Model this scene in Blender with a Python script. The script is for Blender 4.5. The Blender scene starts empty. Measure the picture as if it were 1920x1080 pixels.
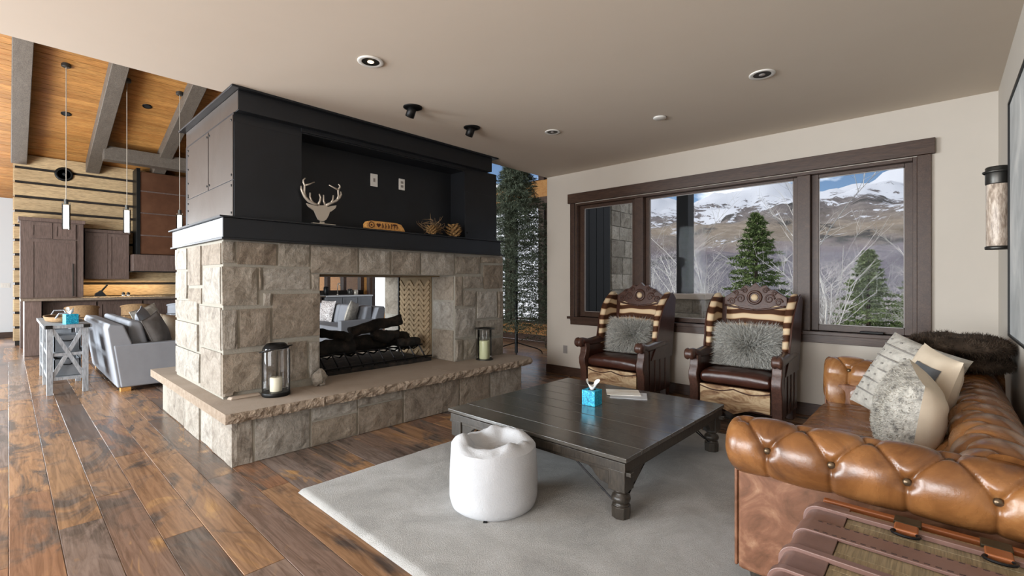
import bpy, bmesh, math, random
from mathutils import Vector, Matrix, noise
random.seed(7)
scene = bpy.context.scene
C = scene.collection
PI = math.pi
# ------------------------------------------------------------------ camera
CAM_H, FPX, HOR, YAW = 1.35, 873.3, 529.0, math.radians(42.74)
cam = bpy.data.objects.new('camera', bpy.data.cameras.new('camera'))
C.objects.link(cam)
cam.location = (0, 0, CAM_H)
cam.rotation_euler = (PI / 2, 0, YAW)
cam.data.sensor_width = 36
cam.data.lens = FPX / 1920 * 36
cam.data.shift_y = -(540 - HOR) / 1920
cam.data.clip_start = 0.05
cam.data.clip_end = 20000
scene.camera = cam
# ------------------------------------------------------------------ view
scene.view_settings.view_transform = 'Standard'
scene.view_settings.look = 'None'
scene.view_settings.gamma = 1
scene.view_settings.use_curve_mapping = False
scene.view_settings.exposure = 0.56
scene.cycles.use_denoising = True
scene.cycles.max_bounces = 8
scene.cycles.diffuse_bounces = 5
scene.cycles.glossy_bounces = 4
scene.cycles.transparent_max_bounces = 12
scene.cycles.sample_clamp_indirect = 6
scene.cycles.caustics_reflective = False
scene.cycles.caustics_refractive = False
# ------------------------------------------------------------------ sky
world = bpy.data.worlds.new('sky'); scene.world = world
world.use_nodes = True
wn, wl_ = world.node_tree.nodes, world.node_tree.links
wn.clear()
wo = wn.new('ShaderNodeOutputWorld'); wb = wn.new('ShaderNodeBackground')
sky = wn.new('ShaderNodeTexSky'); sky.sky_type = 'NISHITA'; sky.sun_disc = False
sky.sun_elevation = math.radians(38); sky.sun_rotation = math.radians(118)
sky.altitude = 2800; sky.air_density = 1.0; sky.dust_density = 0.4; sky.ozone_density = 2.0
wtc = wn.new('ShaderNodeTexCoord'); wmp = wn.new('ShaderNodeMapping')
wmp.inputs['Scale'].default_value = (1, 1, 2.6); wmp.inputs['Location'].default_value = (0.35, 0.1, 0.0)
wns = wn.new('ShaderNodeTexNoise'); wns.inputs['Scale'].default_value = 2.6
wns.inputs['Detail'].default_value = 8; wns.inputs['Roughness'].default_value = 0.55
wrp = wn.new('ShaderNodeValToRGB'); wrp.color_ramp.elements[0].position = 0.47; wrp.color_ramp.elements[1].position = 0.57
wmx = wn.new('ShaderNodeMix'); wmx.data_type = 'RGBA'
wmul = wn.new('ShaderNodeMix'); wmul.data_type = 'RGBA'; wmul.blend_type = 'MULTIPLY'; wmul.inputs[0].default_value = 1
wmul.inputs[7].default_value = (0.085, 0.085, 0.085, 1)
wl_.new(sky.outputs[0], wmul.inputs[6])
wl_.new(wtc.outputs['Generated'], wmp.inputs['Vector']); wl_.new(wmp.outputs[0], wns.inputs['Vector'])
wl_.new(wns.outputs[0], wrp.inputs[0]); wl_.new(wrp.outputs[0], wmx.inputs[0])
wl_.new(wmul.outputs[2], wmx.inputs[6]); wmx.inputs[7].default_value = (1.9, 1.94, 2.0, 1)
wl_.new(wmx.outputs[2], wb.inputs[0]); wb.inputs[1].default_value = 0.8
wl_.new(wb.outputs[0], wo.inputs[0])
# ------------------------------------------------------------------ lights
def light(name, kind, loc, rot, energy, col=(1, 1, 1), **kw):
    d = bpy.data.lights.new(name, kind); d.energy = energy; d.color = col
    for k, v in kw.items():
        setattr(d, k, v)
    o = bpy.data.objects.new(name, d); C.objects.link(o)
    o.location = loc; o.rotation_euler = rot
    return o
sun = light('sun', 'SUN', (0, 0, 30), (math.radians(50), 0, math.radians(-62)), 3.8, (1.0, 0.95, 0.88), angle=0.01)
# daylight entering through the window openings in the wall behind the camera
light('daylight_great_room', 'AREA', (-8.6, -4.55, 1.75), (PI / 2, 0, 0), 1000, (0.88, 0.95, 1.0), shape='RECTANGLE', size=5.6, size_y=3.0)
light('daylight_living_room', 'AREA', (-2.0, -4.55, 1.45), (PI / 2, 0, 0), 300, (0.97, 0.98, 1.0), shape='RECTANGLE', size=3.4, size_y=2.3)
light('added_entry_light', 'AREA', (-16.7, -2.0, 1.4), (PI / 2, 0, -PI / 2), 260, (0.92, 0.96, 1.0), shape='RECTANGLE', size=2.4, size_y=2.4)  # unseen hall light added for the sheen on the left floor
pt = light('window_portal', 'AREA', (-2.0, 5.72, 1.66), (-PI / 2, 0, 0), 1, shape='RECTANGLE', size=3.7, size_y=1.6)
pt.data.cycles.is_portal = True
pt2 = light('great_room_portal', 'AREA', (-9.4, 8.4, 2.6), (-PI / 2, 0, 0), 1, shape='RECTANGLE', size=10.0, size_y=4.8)
pt2.data.cycles.is_portal = True

# ------------------------------------------------------------------ pixel helpers (1920x1080 frame)
_f = (-math.sin(YAW), math.cos(YAW)); _r = (math.cos(YAW), math.sin(YAW))
def ray(px, py):
    u = (px - 960) / FPX; v = (HOR - py) / FPX
    return Vector((_f[0] + u * _r[0], _f[1] + u * _r[1], v))
def onz(px, py, z):
    d = ray(px, py); return d * ((z - CAM_H) / d.z) + Vector((0, 0, CAM_H))
def onx(px, py, x):
    d = ray(px, py); return d * (x / d.x) + Vector((0, 0, CAM_H))
def ony(px, py, y):
    d = ray(px, py); return d * (y / d.y) + Vector((0, 0, CAM_H))
def ond(px, py, dep):
    return ray(px, py) * dep + Vector((0, 0, CAM_H))

# ------------------------------------------------------------------ mesh helpers
def wloc(o):
    p = Vector((0, 0, 0))
    while o is not None:
        p += o.location; o = o.parent
    return p
class MB:
    def __init__(s): s.v = []; s.f = []
    def add(s, vs, fs):
        n = len(s.v); s.v += [Vector(p) for p in vs]; s.f += [tuple(i + n for i in f) for f in fs]; return s
    def box(s, x0, x1, y0, y1, z0, z1, M=None):
        vs = [Vector(p) for p in ((x0, y0, z0), (x1, y0, z0), (x1, y1, z0), (x0, y1, z0), (x0, y0, z1), (x1, y0, z1), (x1, y1, z1), (x0, y1, z1))]
        if M is not None: vs = [M @ p for p in vs]
        return s.add(vs, [(0, 3, 2, 1), (4, 5, 6, 7), (0, 1, 5, 4), (1, 2, 6, 5), (2, 3, 7, 6), (3, 0, 4, 7)])
    def cbox(s, c, sz, M=None):
        c = Vector(c); h = Vector(sz) / 2
        T = Matrix.Translation(c) @ (M.to_4x4() if M is not None else Matrix.Identity(4))
        return s.box(-h.x, h.x, -h.y, h.y, -h.z, h.z, T)
    def bar(s, a, b, w, h, up=(0, 0, 1)):
        a = Vector(a); b = Vector(b); d = b - a; L = d.length; d.normalize(); up = Vector(up)
        x = d.cross(up)
        if x.length < 1e-4: x = d.cross(Vector((1, 0, 0)))
        x.normalize(); u = x.cross(d)
        M = Matrix((x, d, u)).transposed().to_4x4(); M.translation = (a + b) / 2
        return s.box(-w / 2, w / 2, -L / 2, L / 2, -h / 2, h / 2, M)
    def tube(s, path, r, n=8, cap=True, closed=False):
        P = [Vector(p) for p in path]; m = len(P)
        R = r if isinstance(r, (list, tuple)) else [r] * m
        T = []
        for i in range(m):
            a = P[(i - 1) % m] if (closed or i > 0) else P[i]; b = P[(i + 1) % m] if (closed or i < m - 1) else P[i]
            T.append((b - a).normalized())
        nrm = T[0].cross(Vector((0, 0, 1)))
        if nrm.length < 1e-3: nrm = T[0].cross(Vector((1, 0, 0)))
        nrm.normalize(); vs = []
        for i in range(m):
            nrm = (nrm - T[i] * nrm.dot(T[i])).normalized(); bn = T[i].cross(nrm)
            for k in range(n):
                t = 2 * PI * k / n; vs.append(P[i] + (nrm * math.cos(t) + bn * math.sin(t)) * R[i])
        fs = []
        for i in range(m if closed else m - 1):
            j = (i + 1) % m
            for k in range(n):
                fs.append((i * n + k, i * n + (k + 1) % n, j * n + (k + 1) % n, j * n + k))
        if cap and not closed:
            fs.append(tuple(reversed(range(n)))); fs.append(tuple((m - 1) * n + k for k in range(n)))
        return s.add(vs, fs)
    def lathe(s, prof, c=(0, 0, 0), n=20, M=None, cap=True):
        vs = []; fs = []; m = len(prof); c = Vector(c)
        for r, z in prof:
            for k in range(n):
                t = 2 * PI * k / n; p = Vector((r * math.cos(t), r * math.sin(t), z))
                vs.append((M @ p if M is not None else p) + c)
        for i in range(m - 1):
            for k in range(n):
                fs.append((i * n + k, i * n + (k + 1) % n, (i + 1) * n + (k + 1) % n, (i + 1) * n + k))
        if cap:
            fs.append(tuple(reversed(range(n)))); fs.append(tuple((m - 1) * n + k for k in range(n)))
        return s.add(vs, fs)
    def prism(s, poly, fn, t0, t1):
        n = len(poly)
        vs = [fn(a, b, t0) for a, b in poly] + [fn(a, b, t1) for a, b in poly]
        fs = [tuple(range(n)), tuple(reversed(range(n, 2 * n)))]
        fs += [(i, i + n, (i + 1) % n + n, (i + 1) % n) for i in range(n)]
        return s.add(vs, fs)
    def grid(s, fn, nu, nv, cu=False, cv=False):
        vs = [fn(i / (nu if cu else nu - 1), j / (nv if cv else nv - 1)) for j in range(nv) for i in range(nu)]
        fs = []
        for j in range(nv if cv else nv - 1):
            for i in range(nu if cu else nu - 1):
                a = j * nu + i; b = j * nu + (i + 1) % nu; c = ((j + 1) % nv) * nu + (i + 1) % nu; d = ((j + 1) % nv) * nu + i
                fs.append((a, b, c, d))
        return s.add(vs, fs)
    def ball(s, c, r, n=10, m=7):
        if not isinstance(r, (tuple, list)): r = (r, r, r)
        c = Vector(c)
        return s.grid(lambda u, v: c + Vector((r[0] * math.cos(2 * PI * u) * math.sin(PI * v), r[1] * math.sin(2 * PI * u) * math.sin(PI * v), -r[2] * math.cos(PI * v))), n, m, cu=True)
    def build(s, name, m, parent=None, smooth=False, bevel=0, local=False, seg=2, kind=None):
        vs = s.v
        if parent is not None and not local:
            o0 = wloc(parent); vs = [p - o0 for p in vs]
        loc = Vector((0, 0, 0))
        if parent is None and not local and vs:
            xs = [p.x for p in vs]; ys = [p.y for p in vs]; zs = [p.z for p in vs]
            loc = Vector(((min(xs) + max(xs)) / 2, (min(ys) + max(ys)) / 2, min(zs)))
            vs = [p - loc for p in vs]
        me = bpy.data.meshes.new(name)
        me.from_pydata([tuple(p) for p in vs], [], s.f)
        bm = bmesh.new(); bm.from_mesh(me)
        if len(s.f) < 20000: bmesh.ops.recalc_face_normals(bm, faces=bm.faces)
        bm.to_mesh(me); bm.free()
        me.materials.append(m)
        o = bpy.data.objects.new(name, me); C.objects.link(o)
        o.location = loc
        if parent is not None: o.parent = parent
        if smooth:
            me.polygons.foreach_set('use_smooth', [True] * len(me.polygons))
        if bevel:
            b = o.modifiers.new('bevel', 'BEVEL'); b.width = bevel; b.segments = seg; b.limit_method = 'ANGLE'; b.angle_limit = math.radians(40)
            me.polygons.foreach_set('use_smooth', [True] * len(me.polygons))
            b.harden_normals = True
        if kind: o['kind'] = kind
        return o
def tag(o, label, cat, group=None):
    o['label'] = label; o['category'] = cat
    if group: o['group'] = group
    return o
def thing(name, label, cat, loc=(0, 0, 0), rz=0, group=None):
    o = bpy.data.objects.new(name, None); C.objects.link(o)
    o.location = loc; o.rotation_euler = (0, 0, rz); o.empty_display_size = 0.1
    return tag(o, label, cat, group)
def struct(o):
    o['kind'] = 'structure'; return o
def sempty(name, loc=(0, 0, 0)):
    o = bpy.data.objects.new(name, None); C.objects.link(o); o.location = loc
    return struct(o)
def dup(root, loc, rz=None, label=None):
    def cp(o, par):
        c = o.copy(); C.objects.link(c); c.parent = par
        for ch in o.children: cp(ch, c)
        return c
    r = cp(root, None); r.location = loc
    if rz is not None: r.rotation_euler = (0, 0, rz)
    if label: r['label'] = label
    return r
def inst(src, parent, loc, rot=None):
    c = src.copy(); C.objects.link(c); c.parent = parent; c.location = loc
    if rot is not None: c.rotation_euler = rot
    return c

# ------------------------------------------------------------------ materials
def hexc(h):
    h = h.lstrip('#'); out = []
    for i in (0, 2, 4):
        c = int(h[i:i + 2], 16) / 255
        out.append(c / 12.92 if c <= 0.04045 else ((c + 0.055) / 1.055) ** 2.4)
    return tuple(out) + (1,)
def base(name, rough=0.5, metal=0.0, spec=0.5, coat=0):
    m = bpy.data.materials.new(name); m.use_nodes = True
    nt = m.node_tree; p = nt.nodes['Principled BSDF']
    p.inputs['Roughness'].default_value = rough; p.inputs['Metallic'].default_value = metal
    p.inputs['Specular IOR Level'].default_value = spec; p.inputs['Coat Weight'].default_value = coat
    p.inputs['Coat Roughness'].default_value = 0.2
    return m, nt, p
def N(nt, t, **kw):
    n = nt.nodes.new(t)
    for k, v in kw.items():
        if k in n.inputs.keys(): n.inputs[k].default_value = v
        else: setattr(n, k, v)
    return n
def ramp(nt, cols, src):
    r = nt.nodes.new('ShaderNodeValToRGB'); cr = r.color_ramp
    cols = [(c if isinstance(c, tuple) else (i / max(1, len(cols) - 1), c)) for i, c in enumerate(cols)]
    cr.elements[0].position = cols[0][0]; cr.elements[0].color = hexc(cols[0][1])
    cr.elements[1].position = cols[-1][0]; cr.elements[1].color = hexc(cols[-1][1])
    for p, c in cols[1:-1]:
        e = cr.elements.new(p); e.color = hexc(c)
    if src is not None: nt.links.new(src, r.inputs[0])
    return r.outputs[0]
def coords(nt, scale=(1, 1, 1), rnd=False, space='Object'):
    tc = nt.nodes.new('ShaderNodeTexCoord'); mp = nt.nodes.new('ShaderNodeMapping')
    mp.inputs['Scale'].default_value = scale
    src = tc.outputs[space]
    if rnd:
        oi = nt.nodes.new('ShaderNodeObjectInfo')
        ad = N(nt, 'ShaderNodeVectorMath', operation='MULTIPLY_ADD')
        cb = nt.nodes.new('ShaderNodeCombineXYZ')
        for i in range(3): nt.links.new(oi.outputs['Random'], cb.inputs[i])
        nt.links.new(cb.outputs[0], ad.inputs[0]); ad.inputs[1].default_value = (37, 53, 29); nt.links.new(src, ad.inputs[2])
        src = ad.outputs[0]
    nt.links.new(src, mp.inputs['Vector'])
    return mp.outputs[0]
def nz(nt, vec, scale, detail=5, rough=0.55, dist=0):
    n = N(nt, 'ShaderNodeTexNoise', Scale=scale, Detail=detail, Roughness=rough, Distortion=dist)
    nt.links.new(vec, n.inputs['Vector']); return n.outputs['Fac']
def mixc(nt, f, a, b, mode='MIX'):
    m = nt.nodes.new('ShaderNodeMix'); m.data_type = 'RGBA'; m.blend_type = mode; m.clamp_result = True
    for s, i in ((f, 0), (a, 6), (b, 7)):
        if isinstance(s, (int, float)): m.inputs[i].default_value = s
        elif isinstance(s, tuple): m.inputs[i].default_value = s
        else: nt.links.new(s, m.inputs[i])
    return m.outputs[2]
def bump(nt, p, h, strength, dist=0.01):
    b = N(nt, 'ShaderNodeBump', Strength=strength, Distance=dist)
    nt.links.new(h, b.inputs['Height']); nt.links.new(b.outputs[0], p.inputs['Normal'])
def pm(name, cols, nscale=6, scale=(1, 1, 1), detail=6, rough=0.5, metal=0, bmp=0, bscale=None, bdist=0.01, dist=0, rnd=False, spec=0.5, tint=0, coat=0, rr=None, space='Object'):
    m, nt, p = base(name, rough, metal, spec, coat)
    v = coords(nt, scale, rnd, space); f = nz(nt, v, nscale, detail, 0.6, dist)
    c = ramp(nt, cols, f)
    if tint:
        oi = nt.nodes.new('ShaderNodeObjectInfo')
        h = N(nt, 'ShaderNodeHueSaturation'); mr = N(nt, 'ShaderNodeMapRange'); mr.inputs['To Min'].default_value = 1 - tint; mr.inputs['To Max'].default_value = 1 + tint
        nt.links.new(oi.outputs['Random'], mr.inputs[0]); nt.links.new(mr.outputs[0], h.inputs['Value']); nt.links.new(c, h.inputs['Color']); c = h.outputs[0]
    nt.links.new(c, p.inputs['Base Color'])
    if rr:
        mr = N(nt, 'ShaderNodeMapRange'); mr.inputs['To Min'].default_value = rr[0]; mr.inputs['To Max'].default_value = rr[1]
        nt.links.new(f, mr.inputs[0]); nt.links.new(mr.outputs[0], p.inputs['Roughness'])
    if bmp:
        hb = nz(nt, v, bscale, 8, 0.65) if bscale else f
        bump(nt, p, hb, bmp, bdist)
    return m
def wood(name, cols, grain=(1.2, 14, 14), rough=0.45, bmp=0.25, tint=0.12, spec=0.4, fine=9):
    m, nt, p = base(name, rough, 0, spec)
    v = coords(nt, grain, True)
    f1 = nz(nt, v, 1.0, 8, 0.65, 0.8); f2 = nz(nt, v, fine, 4, 0.6)
    c = ramp(nt, cols, f1)
    d = ramp(nt, [(0.35, '9a9a9a'), (0.6, 'ffffff')], f2)
    c = mixc(nt, 0.6, c, d, 'MULTIPLY')
    oi = nt.nodes.new('ShaderNodeObjectInfo'); h = N(nt, 'ShaderNodeHueSaturation'); mr = N(nt, 'ShaderNodeMapRange')
    mr.inputs['To Min'].default_value = 1 - tint; mr.inputs['To Max'].default_value = 1 + tint
    nt.links.new(oi.outputs['Random'], mr.inputs[0]); nt.links.new(mr.outputs[0], h.inputs['Value']); nt.links.new(c, h.inputs['Color'])
    nt.links.new(h.outputs[0], p.inputs['Base Color'])
    if bmp: bump(nt, p, f2, bmp, 0.004)
    return m
def glassy(name, tintc=(1, 1, 1), refl=0.35, rough=0.02):
    m = bpy.data.materials.new(name); m.use_nodes = True; nt = m.node_tree; nt.nodes.clear()
    o = nt.nodes.new('ShaderNodeOutputMaterial'); mx = nt.nodes.new('ShaderNodeMixShader')
    tr = N(nt, 'ShaderNodeBsdfTransparent'); tr.inputs[0].default_value = (*tintc, 1)
    gl = nt.nodes.new('ShaderNodeBsdfGlossy'); gl.inputs['Roughness'].default_value = rough
    fr = N(nt, 'ShaderNodeFresnel', IOR=1.45); mu = N(nt, 'ShaderNodeMath', operation='MULTIPLY'); mu.inputs[1].default_value = refl
    nt.links.new(fr.outputs[0], mu.inputs[0]); nt.links.new(mu.outputs[0], mx.inputs[0])
    nt.links.new(tr.outputs[0], mx.inputs[1]); nt.links.new(gl.outputs[0], mx.inputs[2]); nt.links.new(mx.outputs[0], o.inputs[0])
    return m
def emit(name, col, s):
    m, nt, p = base(name); p.inputs['Base Color'].default_value = col
    p.inputs['Emission Color'].default_value = col; p.inputs['Emission Strength'].default_value = s
    return m
M = {}
M['plaster'] = pm('plaster', ['beb6ab', 'c5bdb2'], 3, rough=0.85, bmp=0.04, bscale=60, spec=0.2)
M['ceil'] = pm('ceiling_paint', ['cdc1b2', 'd2c7b9'], 2, rough=0.9, spec=0.15)
M['white_wall'] = pm('white_wall', ['d2d6d9', 'd8dbdd'], 2, rough=0.85, spec=0.2)
M['trim'] = wood('dark_trim_wood', ['2f211a', '49352a', '5d4636'], (14, 1.2, 14), 0.4, 0.15, 0.08)
M['trimx'] = wood('dark_trim_wood_lengthwise', ['2f211a', '49352a', '5d4636'], (1.2, 14, 14), 0.4, 0.15, 0.08)
M['beam'] = wood('grey_brown_beam', ['4f453c', '645a50', '736a60'], (1.2, 12, 12), 0.6, 0.3, 0.08)
M['board_ceiling'] = wood('amber_ceiling_board', ['80512a', 'a97038', 'c08c4e', 'cb9f66'], (10, 0.9, 10), 0.5, 0.2, 0.16)
M['board_wall'] = wood('rough_pine_wall_board', ['80684c', 'a68b66', 'bda27b', 'c9b28d'], (10, 1.0, 10), 0.65, 0.4, 0.14)
M['chink'] = pm('dark_gap', ['17120e', '241c16'], 8, rough=0.9)
M['cab'] = wood('stained_cabinet', ['4a3b34', '625048', '73615a'], (12, 12, 0.9), 0.4, 0.1, 0.07)
M['counter'] = pm('stone_counter', ['4a4038', '6b5d50', '85776a'], 30, rough=0.25)
M['copper'] = pm('aged_hood_metal', ['4a3024', '6e4a36', '8a644a'], 2.2, rough=0.4, metal=0.7, rr=(0.3, 0.55))
M['black'] = pm('black_metal', ['0c0c0c', '171717'], 20, rough=0.45, metal=0.5)
M['blacksoft'] = pm('matte_black', ['090909', '121212'], 20, rough=0.8)
M['whiteplastic'] = pm('white_plate', ['d8d6d0', 'e0ded8'], 5, rough=0.4)
M['greyplate'] = pm('grey_plate', ['86807c', '8f8985'], 5, rough=0.4)
M['glass'] = glassy('window_glass', (0.97, 0.98, 0.985), 0.05)
M['clear'] = glassy('clear_glass', (0.93, 0.95, 0.95), 1.2, 0.03)
M['smoke'] = glassy('smoky_glass', (0.93, 0.94, 0.95), 0.8, 0.04)
M['wax'] = pm('candle_wax', ['e6dfc4', 'efe8d2'], 4, rough=0.5)
M['waxg'] = pm('aged_candle_wax', ['cdd0a0', 'dcdcb4'], 4, rough=0.5)
M['wick'] = pm('candle_wick', ['1a1512', '2c241e'], 20, rough=0.9)
# floor boards: reclaimed oak, stained in patches
def floor_nodes(nt, p, v, rnd):
    tone = ramp(nt, [(0.0, '6d4d38'), (0.15, '94694a'), (0.3, '5f4d42'), (0.45, 'a97c52'), (0.6, '776a64'), (0.75, '7d5d47'), (0.9, '9a7450'), (1.0, '8a6a50')], rnd)
    def mp(sc):
        m = nt.nodes.new('ShaderNodeMapping'); m.inputs['Scale'].default_value = sc; nt.links.new(v, m.inputs['Vector']); return m.outputs[0]
    patch = nz(nt, mp((0.9, 2.2, 1)), 1.3, 4, 0.6, 1.5)
    grain = nz(nt, mp((1.2, 16, 10)), 1.6, 7, 0.65, 1.4)
    saw = nz(nt, mp((28, 2.0, 1)), 2.0, 3, 0.5, 0.3)
    stain = ramp(nt, [(0.5, '000000'), (0.62, 'ffffff')], patch)
    c = mixc(nt, stain, tone, ramp(nt, ['463a34', '5c5049', '7a6d63'], grain))
    warm = ramp(nt, [(0.3, 'ffffff'), (0.4, '000000')], patch)
    c = mixc(nt, warm, c, ramp(nt, ['8d6338', 'a87e4c', 'b8935f'], grain))
    g = ramp(nt, [(0.3, 'a39b93'), (0.6, 'ffffff')], grain)
    c = mixc(nt, 0.8, c, g, 'MULTIPLY')
    hs = N(nt, 'ShaderNodeHueSaturation', Value=1.2, Saturation=.95); nt.links.new(c, hs.inputs['Color']); c = hs.outputs[0]
    nt.links.new(c, p.inputs['Base Color'])
    mr = N(nt, 'ShaderNodeMapRange'); mr.inputs['To Min'].default_value = 0.2; mr.inputs['To Max'].default_value = 0.3
    nt.links.new(grain, mr.inputs[0]); nt.links.new(mr.outputs[0], p.inputs['Roughness'])
    ad = N(nt, 'ShaderNodeMath', operation='ADD'); nt.links.new(grain, ad.inputs[0]); nt.links.new(saw, ad.inputs[1])
    bump(nt, p, ad.outputs[0], 0.03, 0.004)
m, nt, p = base('reclaimed_floor_board', 0.3, 0, 0.5)
_oi = nt.nodes.new('ShaderNodeObjectInfo')
floor_nodes(nt, p, coords(nt, (1, 1, 1), True), _oi.outputs['Random']); M['floor'] = m
m, nt, p = base('reclaimed_floor_beyond', 0.3, 0, 0.5)
_v = coords(nt, (1, 1, 1)); _b = N(nt, 'ShaderNodeTexBrick', Scale=1.0); _b.inputs['Brick Width'].default_value = 2.1; _b.inputs['Row Height'].default_value = 0.184
_b.inputs['Mortar Size'].default_value = 0.003; _b.inputs['Color1'].default_value = (0, 0, 0, 1); _b.inputs['Color2'].default_value = (1, 1, 1, 1); _b.inputs['Mortar'].default_value = (0.3, 0.3, 0.3, 1)
nt.links.new(_v, _b.inputs['Vector']); floor_nodes(nt, p, _v, _b.outputs['Color']); M['floor2'] = m
# stone: colour by piece
def stone(name, cols, bmp=0.6):
    m, nt, p = base(name, 0.8, 0, 0.25)
    oi = nt.nodes.new('ShaderNodeObjectInfo'); t = ramp(nt, cols, oi.outputs['Random'])
    v = coords(nt, (1, 1, 1), True); f = nz(nt, v, 5, 9, 0.65, 1.5); f2 = nz(nt, v, 38, 6, 0.7)
    c = mixc(nt, 0.75, t, ramp(nt, [(0.28, '7d6f60'), (0.45, 'cfc8bc'), (0.6, 'ece8e0'), (0.75, 'a59a8a')], f), 'MULTIPLY')
    c = mixc(nt, 0.45, c, ramp(nt, [(0.3, '8a8a8a'), (0.6, 'ffffff')], f2), 'MULTIPLY')
    nt.links.new(c, p.inputs['Base Color'])
    vo = N(nt, 'ShaderNodeTexVoronoi', Scale=9.0); nt.links.new(v, vo.inputs['Vector'])
    ad = N(nt, 'ShaderNodeMath', operation='MULTIPLY_ADD'); nt.links.new(f2, ad.inputs[0]); ad.inputs[1].default_value = 0.6; nt.links.new(f, ad.inputs[2])
    bump(nt, p, ad.outputs[0], bmp, 0.03)
    return m
M['stone'] = stone('fireplace_stone', [(0, 'ada8a0'), (0.2, '988d81'), (0.4, 'b9b6b1'), (0.6, 'a09588'), (0.8, 'b5b3af'), (1, 'a49d94')])
M['mortar'] = pm('grey_mortar', ['8b877d', '9c988e'], 25, rough=0.95, bmp=0.4, bscale=80, spec=0.1)
M['slab'] = pm('hearth_sandstone', ['918374', 'a19385', 'ab9e91'], 4, rough=0.85, bmp=0.2, bscale=45, spec=0.2)
M['slab_edge'] = pm('chiselled_sandstone', ['7a6a59', 'a0907f', 'b9ab9c'], 22, rough=0.95, bmp=0.9, bscale=40, bdist=0.03, spec=0.15)
M['steel'] = pm('blackened_steel', ['2a2b2c', '34363a', '2f2d2b'], 1.6, rough=0.42, metal=0.75, rr=(0.32, 0.5), bmp=0.02, bscale=30)
M['steel_side'] = pm('side_lit_steel', ['3f3a37', '57504b', '4d433c', '605d5c'], 1.5, rough=0.42, metal=0.8, rr=(0.36, 0.5), dist=0.6)  # lighter copy of the steel; side light put into the colour
M['steel_end'] = pm('end_lit_steel', ['74767a', '92959a', 'a3a6aa'], 1.5, rough=0.4, metal=0.7, rr=(0.36, 0.5), dist=0.6)  # palest steel copy; bright light on the mantel end put into its colour
M['firebrick'] = pm('firebrick', ['7d6b52', '957f62', 'a08b6d'], 9, rough=0.9, bmp=0.3, bscale=60, rnd=True, tint=0.1)
M['soot'] = pm('sooty_grout', ['6f5e47', '86745a'], 14, rough=0.95)
M['char'] = pm('charred_log', [(0.3, '0b0a09'), (0.5, '1d1916'), (0.7, '3d332b'), (0.8, '6a5a4c')], 9, (1, 1, 1), rough=0.9, bmp=0.8, bscale=22, bdist=0.02, rnd=True)
M['rug'] = pm('pale_grey_rug', [(0.3, 'b2b1af'), (0.5, 'c8c7c4'), (0.68, 'd6d5d3')], 2.6, rough=0.95, bmp=0.9, bscale=190, bdist=0.02, spec=0.1, dist=1)
M['pouf'] = pm('white_plush', ['b2b4b7', 'c0c2c5'], 8, rough=0.95, bmp=0.35, bscale=110, bdist=0.01, spec=0.1)
M['tabletop'] = wood('black_washed_top', ['282520', '433f39', '5d5953', '77736d'], (1.3, 16, 16), 0.16, 0.2, 0.12, 0.6)  # black wash, lightened in colour to stand in for window sheen
M['tabletop'].node_tree.nodes['Principled BSDF'].inputs['Coat Weight'].default_value = .6
M['tablewood'] = wood('black_washed_wood', ['211d18', '3a342d', '554d42'], (9, 9, 2), 0.38, 0.3, 0.06, 0.5)
M['iron'] = pm('wrought_iron', ['1a1a1b', '2c2c2e'], 20, rough=0.4, metal=0.9)
M['leather'] = pm('tan_leather', [(0.25, '472b19'), (0.42, '704827'), (0.58, '8b5d34'), (0.75, 'aa7f52')], 3.2, rough=0.3, bmp=0.25, bscale=26, bdist=0.006, dist=1.2, rr=(0.2, 0.34), spec=0.6)
M['leather_flat'] = pm('worn_brown_leather', [(0.3, '5a3a25'), (0.5, '77503a'), (0.62, '8b654c'), (0.75, 'a8876d')], 4.5, rough=0.5, bmp=0.2, bscale=40, bdist=0.004, dist=2.5, spec=0.4)
M['leather_dark'] = pm('oxblood_leather', ['26130e', '3c2017', '543026'], 5, rough=0.28, bmp=0.3, bscale=30, bdist=0.005, spec=0.55)
M['button'] = pm('antique_brass', ['5a4a38', '7c6c58'], 20, rough=0.35, metal=0.8)
M['carved'] = wood('carved_walnut', ['331f15', '50342a', '6b4a36'], (6, 6, 6), 0.38, 0.3, 0.06, 0.5)
# striped hide on the armchairs
m, nt, p = base('striped_hide', 0.7, 0, 0.25)
v = coords(nt, (1, 1, 1)); wv = N(nt, 'ShaderNodeTexWave', Scale=2.7, Distortion=4.2, Detail=1.0); wv.inputs['Detail Scale'].default_value = 0.9; wv.bands_direction = 'Z'
nt.links.new(v, wv.inputs['Vector'])
c = ramp(nt, [(0.3, '4a2c1a'), (0.42, '7a5134'), (0.52, 'c9a883'), (0.8, 'dcc6a4')], wv.outputs['Fac'])
nt.links.new(c, p.inputs['Base Color']); bump(nt, p, nz(nt, v, 120, 3), 0.2, 0.003); M['hide'] = m
M['hidecream'] = pm('cream_hide', [(0.3, 'a98b67'), (0.5, 'cdb592'), (0.7, 'd9c6a8')], 6, (1, 1, 2.4), rough=0.75, bmp=0.15, bscale=120, bdist=0.003, dist=1.2)
M['apronhide'] = pm('mottled_hide', [(0.36, '6b4a32'), (0.48, 'a07f5c'), (0.58, 'c7ae8a')], 4, (1, 1, 2.6), rough=0.7, bmp=0.15, bscale=120, bdist=0.003, dist=1.5)
M['greyfur'] = pm('grey_fur', [(0.3, '85847f'), (0.5, 'b9b8b2'), (0.7, 'e6e5df')], 55, rough=0.8, spec=0.2)
M['greyfur_base'] = pm('grey_fur_backing', ['5f5e5a', '75746f'], 30, rough=0.95)
M['brownfur'] = pm('brown_fur', [(0.35, '2a211a'), (0.55, '463a30'), (0.75, '66584b')], 10, rough=0.85, spec=0.15)
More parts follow.
